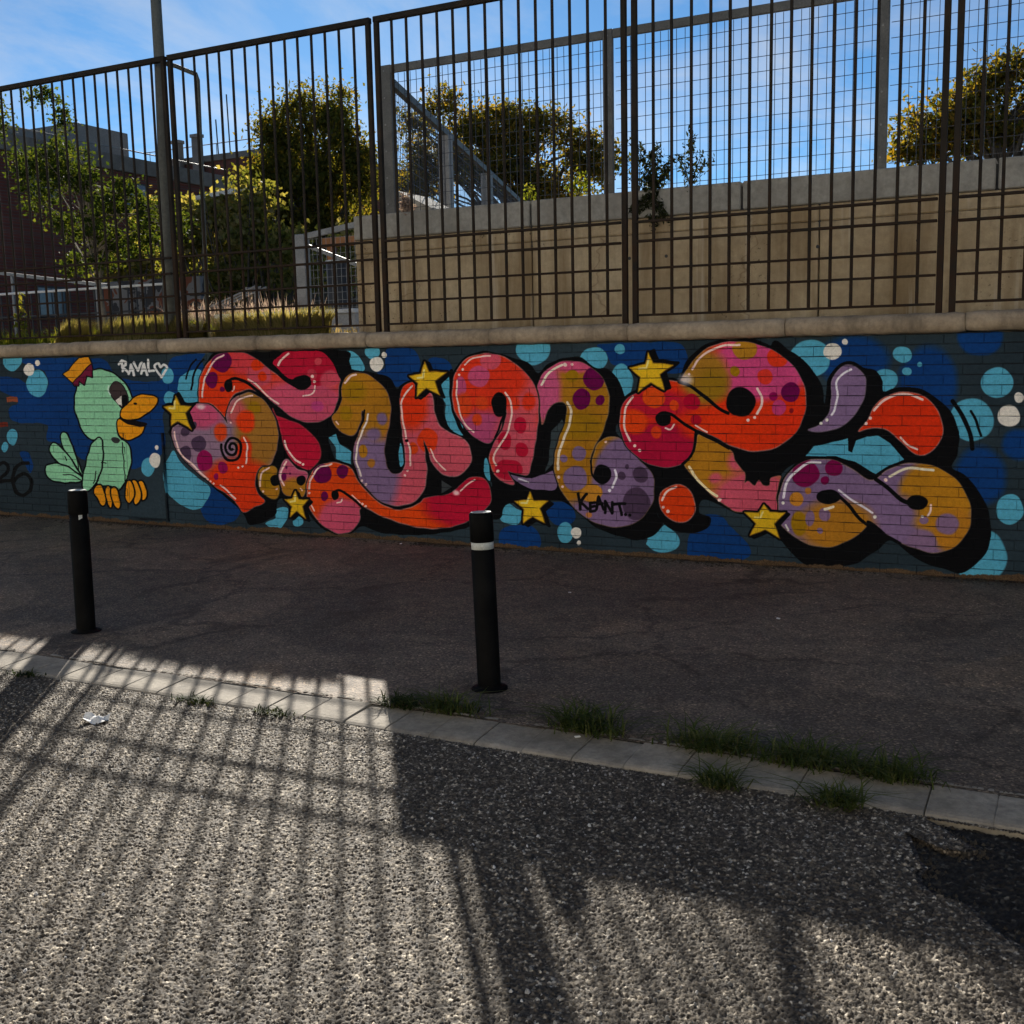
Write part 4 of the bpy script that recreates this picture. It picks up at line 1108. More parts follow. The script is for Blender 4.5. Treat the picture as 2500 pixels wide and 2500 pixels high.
M_chipseal = mat_chipseal('road chippings', .9, (.020, .017, .014))
M_chippatch = mat_chipseal('patch chippings', .22, (.008, .007, .006))
WIDE = [(x - .012, y - .012) for x, y in PATCH]
relief('chippings', -6.4, 1.5, -6.95, KF - .003, .0040, .0096, .0076, .0035, lambda X, Y: view_keep(X, Y) & ~in_poly(X, Y, WIDE), road, M_chipseal, 5)
relief('chippings', -8.6, 2.6, -8.3, KF - .003, .0095, .0125, .0085, .0030, lambda X, Y: ~(view_keep(X + .012, Y) & view_keep(X - .012, Y) & view_keep(X, Y + .012)) & ~in_poly(X, Y, WIDE), road, M_chipseal, 7)
relief('patch_chippings', -.5, 1.4, -5.45, KF - .003, .0056, .013, .009, -.0185, lambda X, Y: view_keep(X, Y) & in_poly(X, Y, PATCH), patch, M_chippatch, 6)

# footway: gentle undulation, sheet from the kerb to the wall foot
nx, ny = 240, 36
gx = np.linspace(-22, 8, nx); gy = np.linspace(KB - .005, 0.06, ny)
GX, GY = np.meshgrid(gx, gy)
GZ = .030 - .020 * (GY - KB) / (0 - KB) + .006 * np.sin(GX * 1.7 + .6 * np.sin(GY * 2)) * np.sin(GY * 1.9) * np.clip((GY - KB) / .5, 0, 1) * np.clip((.06 - GY) / .5, 0, 1)
GZ += .02 * np.exp(-((GY - .03) / .10) ** 2) * (.5 + .5 * np.sin(GX * 3.1 + np.sin(GX * 7.3)))
idx = np.arange(nx * ny).reshape(ny, nx)
F = np.stack([idx[:-1, :-1], idx[:-1, 1:], idx[1:, 1:], idx[1:, :-1]], -1).reshape(-1, 4)
pav = link('pavement', np_mesh('pavement', np.stack([GX, GY, GZ], -1).reshape(-1, 3), F), M_pave, smooth=True)
tag(pav, 'dark brown cracked asphalt footway along the painted wall', kind='structure')

# dirt and crumbled render along the wall foot
V, Fq = [], []
for i in range(1500):
    x = rnd.uniform(-12, .6); y = -abs(rnd.gauss(0, .06)) - .005; s = rnd.uniform(.004, .017)
    z = .012 + s * .3
    a = rnd.uniform(0, 6.28)
    b = len(V)
    for k in range(4):
        V.append((x + s * math.cos(a + k * 1.57) * rnd.uniform(.6, 1.3), y + s * math.sin(a + k * 1.57), z + rnd.uniform(-.2, .2) * s))
    V.append((x, y, z + s * .7))
    Fq += [(b, b + 1, b + 4), (b + 1, b + 2, b + 4), (b + 2, b + 3, b + 4), (b + 3, b, b + 4)]
deb = link('debris', np_mesh('debris', np.array(V), np.array(Fq)), M_soil)
tag(deb, 'crumbs of earth and render along the wall foot', 'debris', kind='stuff')

# kerb of short pale stones
kerb = empty('kerb', (0, KF, 0)); tag(kerb, 'line of short pale kerb stones between road and footway', kind='structure')


def kerb_mesh(L):
    g_ = .0012
    prof = [(0, -.05), (.002, .002), (.010, .009), (.026, .014), (.05, .017), (KB - KF, .028), (KB - KF, -.05)]
    v, f = [], []
    xs = [g_, g_ + .004, L - g_ - .004, L - g_]
    for j, x in enumerate(xs):
        for k, (y, z) in enumerate(prof):
            dz = -.0025 if j in (0, 3) and z > 0 else 0
            v.append((x, y, z + dz))
    n = len(prof)
    for j in range(3):
        for k in range(n - 1):
            f.append((j * n + k, (j + 1) * n + k, (j + 1) * n + k + 1, j * n + k + 1))
    f.append(tuple(range(n))); f.append(tuple(range(3 * n, 4 * n))[::-1])
    me = bpy.data.meshes.new('kerb_stone'); me.from_pydata(v, [], f); me.materials.append(M_kerb)
    bmm = bmesh.new(); bmm.from_mesh(me); bmesh.ops.recalc_face_normals(bmm, faces=bmm.faces); bmm.to_mesh(me); bmm.free()
    return me


KL = .2225
km = kerb_mesh(KL)
for i in range(-36, 14):
    o = bpy.data.objects.new('kerb_stone', km); COL.objects.link(o); o.parent = kerb
    o.location = (i * KL + .012 + rnd.uniform(-.002, .002), rnd.uniform(-.004, .003), rnd.uniform(-.004, .002))
    o.rotation_euler = (rnd.uniform(-.008, .008), rnd.uniform(-.008, .008), rnd.uniform(-.006, .006))

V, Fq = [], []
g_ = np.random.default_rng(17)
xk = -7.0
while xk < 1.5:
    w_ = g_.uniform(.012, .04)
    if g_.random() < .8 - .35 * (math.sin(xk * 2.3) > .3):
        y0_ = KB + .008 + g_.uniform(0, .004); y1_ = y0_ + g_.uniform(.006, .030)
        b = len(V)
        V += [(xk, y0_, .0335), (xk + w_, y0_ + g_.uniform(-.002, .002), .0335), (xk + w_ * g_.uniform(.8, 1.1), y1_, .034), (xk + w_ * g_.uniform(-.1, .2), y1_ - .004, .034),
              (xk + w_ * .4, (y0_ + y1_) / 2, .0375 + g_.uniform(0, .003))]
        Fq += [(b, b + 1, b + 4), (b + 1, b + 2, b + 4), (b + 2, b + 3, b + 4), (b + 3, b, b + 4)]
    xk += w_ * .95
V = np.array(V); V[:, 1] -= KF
o = link('sunlit_fringe', np_mesh('sunlit_fringe', V, np.array(Fq)), M_kerb, kerb); o['kind'] = 'stuff'  # pale crumbs standing in for the ragged sunlight behind the kerb

# ------------------------------------------------------------------ painted brick wall
wall = empty('graffiti_wall', (0, 0, 0))
tag(wall, 'low brick wall painted with bubble lettering and a green cartoon bird', 'wall')
MB().box(-26, 9, .0035, .30, -.05, 1.71).build('mortar', M_joint, wall)
BL, BH, GAP = .252, .0702, .0045


def brick_mesh(L, H):
    me = MB().add(*brick_geo(0, 0, L, H, 0)).mesh('brick')
    me.materials.append(M_mural)
    return me


def brick_geo(x, z, L, H, y):
    c = .0028; d = .03
    x0, x1, z0, z1 = x + GAP * .3, x + L - GAP * .3, z + GAP * .65, z + H - GAP * .65
    v = [(x0 + c, y, z0 + c), (x1 - c, y, z0 + c), (x1 - c, y, z1 - c), (x0 + c, y, z1 - c),
         (x0, y + c, z0), (x1, y + c, z0), (x1, y + c, z1), (x0, y + c, z1),
         (x0, y + d, z0), (x1, y + d, z0), (x1, y + d, z1), (x0, y + d, z1)]
    f = [(0, 1, 2, 3)]
    for a, b in ((0, 4), (4, 8)):
        for k in range(4):
            f.append((a + k, b + k, b + (k + 1) % 4, a + (k + 1) % 4))
    return v, [q[::1] for q in f]


spots, cut = [], []
NC = 24
PX0, PX1, PZ0, PZ1 = -8.55, -8.05, .022 + BH, .022 + 13 * BH        # access panel
for j in range(NC):
    z = .022 + j * BH
    off = (BL / 2 if j % 2 else 0) + rnd.uniform(-.012, .012)
    for i in range(-105, 36):
        x = i * BL + off
        if x + BL > PX0 and x < PX1 and z + BH > PZ0 and z < PZ1:
            if x < PX0 - .03:
                cut.append((x, z, PX0 - x))
            if x + BL > PX1 + .03:
                cut.append((PX1, z, x + BL - PX1))
            continue
        spots.append((x, z))


def seen(q):
    px, py = proj((q[0] + .12, 0, q[1] + .03))
    return -10 < px < 2510


near = sorted([q for q in spots if seen(q)], key=lambda q: (q[0] + .12) ** 2)[:300]
nearset = set(near)
bmesh_shared = brick_mesh(BL, BH)
for x, z in near:
    o = bpy.data.objects.new('brick', bmesh_shared); COL.objects.link(o); o.parent = wall
    o.location = (x, rnd.uniform(-.003, .0015), z)
    o.rotation_euler = (rnd.uniform(-.012, .012), 0, rnd.uniform(-.006, .006))
mb = MB()
for x, z in spots:
    if (x, z) in nearset:
        continue
    mb.add(*brick_geo(x, z, BL, BH, rnd.uniform(-.003, .0015)))
for x, z, L in cut:
    mb.add(*brick_geo(x, z, L, BH, rnd.uniform(-.002, .001)))
far = mb.build('bricks', M_mural, wall); far['kind'] = 'stuff'

# flush metal access panel behind the bird
ap = MB().bbox(PX0, PX1, -.008, .02, PZ0, PZ1, .004).build('access_panel', M_mural, wall)
MB().beam((PX1 + .02, -.010, PZ0 - .01), (PX1 + .02, -.010, PZ1 + .01), .018, .03).build('panel_frame', M_joint, ap)
MB().beam((PX0, -.010, PZ0 - .016), (PX1 + .035, -.010, PZ0 - .016), .02, .018).build('panel_frame', M_joint, ap)
MB().box(PX0 + .02, PX0 + .023, -.0095, -.006, PZ0 + .02, PZ1 - .02).build('panel_seam', M_dark, ap)

# rounded coping stones
CJ = [-9.19 + 1.2075 * i for i in range(-9, 17)]


def coping_mesh(L, seed):
    r_ = random.Random(seed)
    prof = []
    z0, z1, yb, yf = 1.713, 1.848, .17, -.085
    for k in range(13):
        t = -math.pi / 2 + math.pi * k / 12
        prof.append((-.012 - .075 * math.cos(t) ** .8 if abs(math.cos(t)) > 1e-6 else -.012, (z0 + z1) / 2 + (z1 - z0) / 2 * math.sin(t)))
    prof = [(yb, z0)] + prof + [(yb, z1 - .004)]
    n = len(prof); NS = 18
    v, f = [], []
    for i in range(NS + 1):
        x = .003 + (L - .006) * i / NS
        sq = .006 if i in (0, NS) else 0
        for k, (y, z) in enumerate(prof):
            w = .0025 * math.sin(i * 1.9 + k * .8 + seed) + r_.uniform(-.0016, .0016)
            cy, cz = .04, (z0 + z1) / 2
            s = 1 - sq / .07
            v.append((x, cy + (y - cy) * s + w, cz + (z - cz) * s + w))
    for i in range(NS):
        for k in range(n):
            k2 = (k + 1) % n
            f.append((i * n + k, (i + 1) * n + k, (i + 1) * n + k2, i * n + k2))
    f.append(tuple(range(n))); f.append(tuple(range(NS * n, (NS + 1) * n))[::-1])
    me = bpy.data.meshes.new('coping_stone'); me.from_pydata(v, [], f); me.materials.append(M_coping)
    bmm = bmesh.new(); bmm.from_mesh(me); bmesh.ops.recalc_face_normals(bmm, faces=bmm.faces); bmm.to_mesh(me); bmm.free()
    return me


cms = [coping_mesh(1.2075, s) for s in range(4)]
for i, x in enumerate(CJ[:-1]):
    o = link('coping_stone', cms[i % 4], None, wall, smooth=True)
    o.location = (x, rnd.uniform(-.006, .004), rnd.uniform(-.004, .004))
    o.rotation_euler = (0, rnd.uniform(-.002, .002), rnd.uniform(-.002, .002))

# ------------------------------------------------------------------ bollards
def bollard(x, y, z, lean, label, band_full):
    b = empty('bollard', (x, y, z), lean)
    tag(b, label, 'bollard', 'black bollards on the footway')
    r_ = .056
    MB().lathe([(r_, 0), (r_, .678), (r_ - .004, .682), (r_ - .004, .716)], 40).build('post', M_black, b, True)
    cap = MB().lathe([(r_ - .004, .7165), (r_ + .001, .720), (r_ + .001, .848), (r_ - .002, .854), (r_ - .008, .858)], 40).build('cap', M_black, b, True)
    if band_full:
        MB().lathe([(r_ - .0035, .6825), (r_ - .0025, .683), (r_ - .0025, .7155), (r_ - .0035, .716)], 40).build('reflective_band', M_band, b, True)
    else:
        for a0, a1 in ((-2.75, -2.45), (-.75, -.35)):
            mb = MB()
            n = 6; v = []; f = []
            for k in range(n + 1):
                a = a0 + (a1 - a0) * k / n
                h0 = .686 + .010 * (k / n if a0 > -1 else 1 - k / n)
                for zz in (h0, .714):
                    v.append(((r_ - .0025) * math.cos(a), (r_ - .0025) * math.sin(a), zz))
            for k in range(n):
                f.append((2 * k, 2 * k + 2, 2 * k + 3, 2 * k + 1))
            mb.add(v, f)
            mb.build('reflective_band', M_band, b)
    MB().lathe([(.088, -.01), (.088, .008), (.080, .013), (r_ + .004, .014), (r_ + .004, .02), (r_, .024)], 40).build('base_ring', M_black, b, True)
    # pale top disc, the sky's reflection put into its colour
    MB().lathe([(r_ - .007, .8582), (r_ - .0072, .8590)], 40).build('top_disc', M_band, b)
    return b


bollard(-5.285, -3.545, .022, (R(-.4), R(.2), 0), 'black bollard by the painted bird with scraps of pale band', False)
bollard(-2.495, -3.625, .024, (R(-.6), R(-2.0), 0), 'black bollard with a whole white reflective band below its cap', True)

# ------------------------------------------------------------------ steel bar fence on the wall
FY = .10
FZ0, FZ1 = 1.905, 4.43
ROWS = [(1.915, .009, .012), (2.105, .009, .012), (2.262, .009, .012), (2.465, .010, .03), (2.615, .010, .03)]
bar_me = MB().bbox(-.0108, .0108, -.009, .009, FZ0 + .005, FZ1 - .012, .003).mesh('bar'); bar_me.materials.append(M_fence)
post_me = MB().bbox(-.021, .021, -.02, .02, 1.80, FZ1 + .02, .004).mesh('post'); post_me.materials.append(M_fence)
PITCH = 2.305
fence_labels = ['barred steel fence panel beyond the left end of the picture', 'barred steel fence panel in front of the leafy sapling and red brick block',
                'barred steel fence panel between the tall mast and the concrete wall end', 'barred steel fence panel in front of the corner of the mesh fence',
                'barred steel fence panel in front of the weeds on the concrete wall', 'barred steel fence panel before the yellowing tree, at the right edge',
                'barred steel fence panel beyond the right edge of the picture']
for i in range(7):
    xl = -10.105 - PITCH + i * PITCH + .045
    xr = xl + PITCH - .085
    nb = 14
    if i == 1:
        xl, nb = xl - .60, 18
    if i == 0:
        xl, xr = xl - .60, xr - .60
    fp = empty('fence_panel', ((xl + xr) / 2, FY, 1.85))
    tag(fp, fence_labels[i], 'fence', 'steel bar fence panels on the wall')
    for px_ in (xl, xr):
        o = bpy.data.objects.new('post', post_me); COL.objects.link(o); o.parent = fp
        o.location = (px_ - fp.location.x, 0, -1.85)
    for k in range(1, nb + 1):
        o = bpy.data.objects.new('bar', bar_me); COL.objects.link(o); o.parent = fp
        o.location = (xl + (xr - xl) * k / (nb + 1) - fp.location.x, rnd.uniform(-.002, .002), -1.85)
        o.rotation_euler = (0, rnd.uniform(-.0012, .0012), 0)
    o = MB().bbox(xl - .024, xr + .024, -.024, .024, FZ1 - .012, FZ1 + .036, .004).build('top_rail', M_fence, fp)
    o.location = (-fp.location.x, 0, -1.85)
    for q, hb, db in ROWS:
        jz = rnd.uniform(-.006, .006)
        o = MB().bbox(xl + .024, xr - .024, -.0095 - db, -.0095, q + jz - hb, q + jz + hb, .003).build('cross_bar', M_fence, fp)
        o.location = (-fp.location.x, 0, -1.85)

# tall mast rising behind the fence, with a bent tube stay beside it
mast = MB().tube([(-8.135, .26, 1.6), (-8.105, .26, 1.9), (-8.045, .27, 4.4), (-8.045, .27, 9.5)], [.062, .062, .052, .040], 16).build('mast', M_mast, None, True)
tag(mast, 'tall olive steel mast rising above the fence', 'mast')
stay = MB().tube([(-7.86, .13, 4.415), (-7.80, .22, 4.40), (-7.66, .34, 4.33), (-7.655, .35, 4.28), (-7.69, .36, 3.0), (-7.72, .37, 1.7)], .021, 10).build('bent_tube', M_mast, None, True)
tag(stay, 'bent steel tube stay running down beside the tall mast', 'tube')

# ------------------------------------------------------------------ terrace behind the fence
ug = MB().add([(-80, .16, 1.775), (60, .16, 1.775), (60, 90, 1.775), (-80, 90, 1.775)], [(0, 1, 2, 3)]).build('upper_ground', M_soil)
tag(ug, 'raised earth terrace behind the fence', kind='structure')

# concrete retaining wall of the court
cw = empty('concrete_wall', (-6.16, .68, 1.775)); tag(cw, 'tan shuttered concrete wall with a grey band along its top', 'wall')


def cpart(name, mbx, mat):
    o = mbx.build(name, mat, cw)
    o.location = (6.16, -.68, -1.775)
    return o


pj = [-6.16, -4.32, -1.87, .58, 3.03, 5.48, 8.0]
for a, b in zip(pj[:-1], pj[1:]):
    cpart('wall_panel', MB().bbox(a + .006, b - .006, .690, .97, 1.70, 2.588, .006), M_conc)
    cpart('ledge', MB().bbox(a + .003, b - .003, .68, .97, 2.591, 2.716, .010), M_conc)
bj = [-6.16, -4.315, -2.47, -.625, 1.22, 3.06, 8.0]
for a, b in zip(bj[:-1], bj[1:]):
    cpart('band', MB().bbox(a + .010, b - .010, .66, 1.0, 2.720, 2.936, .008), M_concband)
cpart('groove', MB().box(-6.15, 7.99, .70, .96, 2.55, 2.90), M_dark)
for x in (-5.2, -3.42, -3.1, -1.88, -1.15, -.2):
    cpart('tie_hole', MB().tube([(x, .689, 2.40), (x, .70, 2.40)], .014, 12), M_dark)

# galvanised mesh fence on the concrete wall
def mesh_grid(a, b, z0, z1, sx, sz, w, yoff):
    """wire grid from a to b (xy), returned as one mesh builder"""
    mbx = MB()
    a, b = Vector((a[0], a[1], 0)), Vector((b[0], b[1], 0))
    L = (b - a).length; d = (b - a) / L
    k = 0.0
    nv = int(L / sx)
    for i in range(1, nv + 1):
        q = a + d * (i * sx + rnd.uniform(-.003, .003))
        mbx.tube([(q.x, q.y + yoff, z0), (q.x + rnd.uniform(-.004, .004), q.y + yoff, z1)], w, 4, False)
    nh = int((z1 - z0) / sz)
    for j in range(nh + 1):
        z = z0 + .04 + j * sz
        if z < z1:
            mbx.tube([(a.x, a.y + yoff + .006, z), (b.x, b.y + yoff + .006, z)], w, 4, False)
    return mbx


TGZ = 1.775
MZ0, MZ1 = 2.937, 4.255
mf = empty('mesh_fence', (-5.8, .76, MZ0)); tag(mf, 'galvanised wire mesh fence standing along the top of the concrete wall', 'fence')
off = Vector((5.8, -.76, -MZ0))


def mpart(root, off_, name, mbx, mat, stuff=False):
    o = mbx.build(name, mat, root)
    o.location = off_
    if stuff:
        o['kind'] = 'stuff'
    return o


mcols = [-5.80, -3.62, -1.44, .74, 2.92]
for x in mcols:
    hw = .067 if x < -5 else .043
    o = mpart(mf, off, 'column', MB().bbox(x - hw, x + hw, .73, .77, MZ0, MZ1 - .001, .005), M_steel)
    for k in range(6):
        z = MZ0 + .09 + k * .235
        MB().tube([(x, .723, z), (x, .729, z)], .008, 8).build('bolt', M_galv, o)
for a, b in zip(mcols[:-1], mcols[1:]):
    mpart(mf, off, 'top_rail', MB().bbox(a + (.0675 if a < -5 else .0435), b - .0435, .732, .768, MZ1 - .074, MZ1 - .004, .005), M_steel)
    mpart(mf, off, 'wire_mesh', mesh_grid((a + .05, .785), (b - .05, .785), MZ0 + .01, MZ1 - .07, .066, .112, .0030, 0), M_wire, True)

sf = empty('mesh_fence', (-5.83, .9, TGZ)); tag(sf, 'second mesh fence receding from the corner post towards the trees', 'fence')
soff = Vector((5.83, -.9, -TGZ))
SZ1 = 4.19
s0 = Vector((-5.83, .84, 0)); sd = Vector((-.313, .950, 0)); e = s0 + sd * 9.4
for t_ in (2.5, 5.2, 8.4):
    q = s0 + sd * t_
    mpart(sf, soff, 'column', MB().bbox(q.x - .07, q.x + .07, q.y - .05, q.y + .05, TGZ, SZ1 - .07, .005), M_galv)
mpart(sf, soff, 'top_rail', MB().beam((s0.x, s0.y, SZ1 - .035), (e.x, e.y, SZ1 - .035), .06, .07), M_mast)
mpart(sf, soff, 'wire_mesh', mesh_grid((s0.x, s0.y), (e.x, e.y), 2.3, SZ1 - .07, .066, .112, .0024, 0), M_wire, True)

wedge = MB().add([(-6.10, 1.35, 1.78), (-5.72, 1.35, 1.78), (-5.72, 1.95, 1.78), (-6.10, 1.95, 1.78), (-6.10, 1.35, 3.25), (-5.72, 1.35, 3.06), (-5.72, 1.95, 3.06), (-6.10, 1.95, 3.25)],
                 [(0, 3, 2, 1), (4, 5, 6, 7), (0, 1, 5, 4), (1, 2, 6, 5), (2, 3, 7, 6), (3, 0, 4, 7)]).build('stair_parapet', M_concband)
tag(wedge, 'sloping grey concrete stair parapet behind the mesh corner post', 'parapet')

# ------------------------------------------------------------------ vegetation
def leaves_mesh(name, C, size, aspect=.5, droop=.3, fold=.25, seed=0):
    """rhombic leaves, one quad pair each, at centres C"""
    g_ = np.random.default_rng(seed)
    n = len(C)
    d = g_.normal(size=(n, 3)); d[:, 2] -= droop
    d /= np.linalg.norm(d, axis=1)[:, None]
    s = np.cross(d, g_.normal(size=(n, 3))); s /= np.linalg.norm(s, axis=1)[:, None]
    up = np.cross(d, s)
    L = (size * g_.uniform(.55, 1.25, n))[:, None]
    a, b = C - d * L * .5, C + d * L * .5
    m_ = C + up * L * fold * .3
    l, r_ = m_ + s * L * aspect * .5, m_ - s * L * aspect * .5
    V = np.stack([a, l, b, r_], 1).reshape(-1, 3)
    i = np.arange(n)[:, None] * 4
    F = np.concatenate([i + np.array([[0, 1, 2]]), i + np.array([[0, 2, 3]])], 0)
    return np_mesh(name, V, F)


def lobes_points(lobes, n, seed, clump=.22, per=18):
    """leaf centres in tight clumps on uneven sub-lobes, with gaps between"""
    g_ = np.random.default_rng(seed)
    subs = []
    for l in lobes:
        c0, r0_ = np.array(l[:3]), np.array(l[3:6])
        for k in range(9):
            u = g_.normal(size=3); u /= np.linalg.norm(u)
            subs.append((c0 + u * r0_ * g_.uniform(.35, .95), r0_ * g_.uniform(.26, .52)))
    vol = np.array([np.prod(s_[1]) for s_ in subs]) ** .67
    vol /= vol.sum()
    out, tips = [], []
    for (c0, r0_), w in zip(subs, vol):
        nc = max(2, int(n * w / per))
        u = g_.normal(size=(nc, 3)); u /= np.linalg.norm(u, axis=1)[:, None]
        c = c0 + u * (g_.uniform(.25, 1.08, nc) ** .7)[:, None] * r0_
        tips.append(c)
        k = g_.normal(size=(nc, per, 3)) * clump * g_.uniform(.35, 1.1, (nc, 1, 1)) * np.array([1, 1, .6])
        out.append((c[:, None] + k).reshape(-1, 3))
    return np.vstack(out), np.vstack(tips)


def tree(name, label, base, top, lobes, n, leafmat, size, seed, r0=.16, barkmat=None, aspect=.5, clump=.22, nbr=26, group='trees behind the fence', cat='tree', droop=.3):
    t = empty(name, base); tag(t, label, cat, group)
    bx, by, bz = base
    pts, tips = lobes_points(lobes, n, seed, clump)
    cr_ = link('crown', leaves_mesh('crown', pts - np.array(base), size, aspect, droop, seed=seed), leafmat, t)
    mb = MB()
    r_ = random.Random(seed)
    T0, T1 = Vector((0, 0, 0)), Vector(top) - Vector(base)
    tr = [T0.lerp(T1, k / 5) + Vector((r_.uniform(-.04, .04), r_.uniform(-.04, .04), 0)) * (1 if 0 < k < 5 else 0) for k in range(6)]
    mb.tube(tr, [r0 * (1 - .09 * k) for k in range(6)], 10)
    mb.build('trunk', barkmat or M_bark, t, True)
    mb = MB()
    sel = r_.sample(range(len(tips)), min(nbr, len(tips)))
    for q in sel:
        e_ = Vector(tips[q]) - Vector(base)
        s_ = tr[r_.randint(2, 5)]
        mid = s_.lerp(e_, .5) + Vector((r_.uniform(-.15, .15), r_.uniform(-.15, .15), r_.uniform(.0, .25))) * (e_ - s_).length * .4
        rr = r0 * r_.uniform(.22, .42)
        mb.tube([s_, s_.lerp(mid, .5) + Vector((0, 0, .03)), mid, e_], [rr, rr * .8, rr * .55, rr * .2], 5, False)
    mb.build('limbs', barkmat or M_bark, t, True)
    return t


def wp(px, py, Y):
    """point of the plane y = Y lying on the sight line of the survey photograph"""
    d = FW + (px - 1250) / CAM_F * RT - (py - 1250) / CAM_F * UP
    t = (Y - CAM_POS[1]) / d[1]
    return CAM_POS + t * d


def lobe_list(L, Y, dep=.8):
    out = []
    for cx, cy, rx, ry in L:
        q = wp(cx, cy, Y); s = float((q - CAM_POS) @ FW) / CAM_F
        out.append((q[0], Y + rnd.uniform(-.3, .3) * rx * s, q[2], rx * s, rx * s * dep, ry * s))
    return out


TG = 1.775
q = wp(790, 790, 24)
tree('tall_tree', 'tall dense olive green tree behind the ivy bank', (q[0], 24, TG), tuple(wp(770, 400, 24)),
     lobe_list([(800, 262, 66, 62), (745, 262, 40, 40), (700, 320, 62, 70), (845, 330, 60, 90), (655, 420, 55, 60), (760, 430, 110, 110), (860, 480, 50, 100), (630, 510, 60, 75), (740, 560, 120, 90), (690, 450, 80, 80), (880, 400, 40, 80)], 24),
     40000, L_olive, .17, 21, .28, clump=.36, nbr=70)
q = wp(1290, 700, 18)
tree('spreading_tree', 'spreading tree with yellow tips behind the mesh fence', (q[0], 18, TG), tuple(wp(1290, 420, 18)),
     lobe_list([(1085, 250, 48, 34), (1180, 292, 100, 50), (1300, 325, 110, 58), (1410, 352, 80, 48), (1475, 390, 38, 50), (1120, 380, 90, 80), (1270, 410, 120, 70), (1420, 430, 70, 50), (1340, 470, 90, 40), (1010, 340, 60, 80), (1040, 430, 80, 60), (1210, 340, 90, 50)], 18),
     27000, L_autumn, .13, 22, .2, clump=.26, nbr=70)
q = wp(2440, 700, 11)
tree('yellowing_tree', 'yellowing round tree above the right end of the concrete wall', (q[0], 11, TG), tuple(wp(2440, 330, 11)),
     lobe_list([(2290, 320, 95, 75), (2250, 360, 80, 40), (2370, 245, 95, 75), (2480, 190, 100, 85), (2420, 310, 110, 70), (2580, 200, 120, 120), (2560, 330, 110, 60)], 11),
     15500, L_autumn, .105, 23, .16, clump=.18, nbr=54)
q = wp(264, 812, 5.0)
sap = tree('sapling', 'leafy young tree with a pale slim trunk behind the fence', (q[0], 5.0, TG), tuple(wp(205, 450, 5.0)),
     lobe_list([(120, 385, 100, 55), (215, 420, 90, 60), (110, 470, 60, 45), (290, 490, 100, 50), (250, 560, 80, 60), (350, 520, 60, 50), (170, 540, 70, 50), (10, 300, 24, 50), (100, 235, 40, 20), (150, 285, 18, 40), (50, 400, 40, 60), (400, 540, 60, 60), (330, 600, 70, 50), (60, 440, 30, 40), (230, 640, 50, 40), (180, 650, 30, 30)], 5.0, .7),
     11500, L_green, .072, 24, .045, M_palebark, .62, .11, 46)
# ivy bank: a mound of ivy over earth
ivb = empty('ivy_bank', (wp(560, 800, 12)[0], 12, TG)); tag(ivb, 'bank smothered in brown and green ivy between sapling and tall tree', 'ivy')
LB = lobe_list([(400, 540, 80, 70), (480, 570, 90, 100), (560, 540, 90, 70), (630, 500, 70, 60), (650, 610, 100, 90), (560, 690, 120, 60), (420, 660, 100, 70), (330, 640, 70, 60), (740, 670, 80, 70), (840, 640, 60, 80), (280, 690, 60, 40)], 12, .5)
pts, tips = lobes_points(LB, 17000, 31, .22)
o = link('foliage', leaves_mesh('foliage', pts - np.array(ivb.location), .14, .8, .5, seed=31), L_ivy, ivb)
mb = MB()
for l in LB:
    n = 9
    for i in range(7):
        a = Vector((l[0] + rnd.uniform(-1, 1) * l[3] * .7, 12 + rnd.uniform(-.4, .1), TG)) - ivb.location
        b = Vector((l[0] + rnd.uniform(-1, 1) * l[3], 12 + rnd.uniform(-.6, .2), l[2] + rnd.uniform(-.6, .9) * l[5])) - ivb.location
        mb.tube([a, a.lerp(b, .5) + Vector((rnd.uniform(-.3, .3), rnd.uniform(-.2, .2), .1)), b], [.03, .022, .008], 4, False)
mb.build('stems', M_bark, ivb)
# earth core of the bank
nu, nv_ = 60, 14
V = []
for j in range(nv_):
    t = j / (nv_ - 1)
    for i in range(nu):
        px_ = 250 + 660 * i / (nu - 1)
        top = np.interp(px_, [250, 330, 400, 480, 560, 640, 720, 800, 910], [720, 640, 560, 520, 520, 500, 600, 640, 640])
        q = wp(px_, top, 12.5)
        V.append((q[0] + rnd.uniform(-.06, .06), 12.5 + 2.5 * t ** 2 + rnd.uniform(-.12, .12) - .6 * (1 - t), TG + (q[2] - 1.0 - TG) * t ** .6))
idx = np.arange(nu * nv_).reshape(nv_, nu)
F = np.stack([idx[:-1, :-1], idx[:-1, 1:], idx[1:, 1:], idx[1:, :-1]], -1).reshape(-1, 4)
o = link('earth', np_mesh('earth', np.array(V) - np.array(ivb.location), F), M_soil, ivb)
qa, qb = wp(488, 488, 12.3), wp(625, 462, 12.3)
sl = MB().beam((qa[0], 12.3, qa[2]), (qb[0], 12.3, qb[2]), .5, .10).build('stone_slab', M_white); tag(sl, 'sunlit pale slab lying on top of the ivy bank', 'slab')


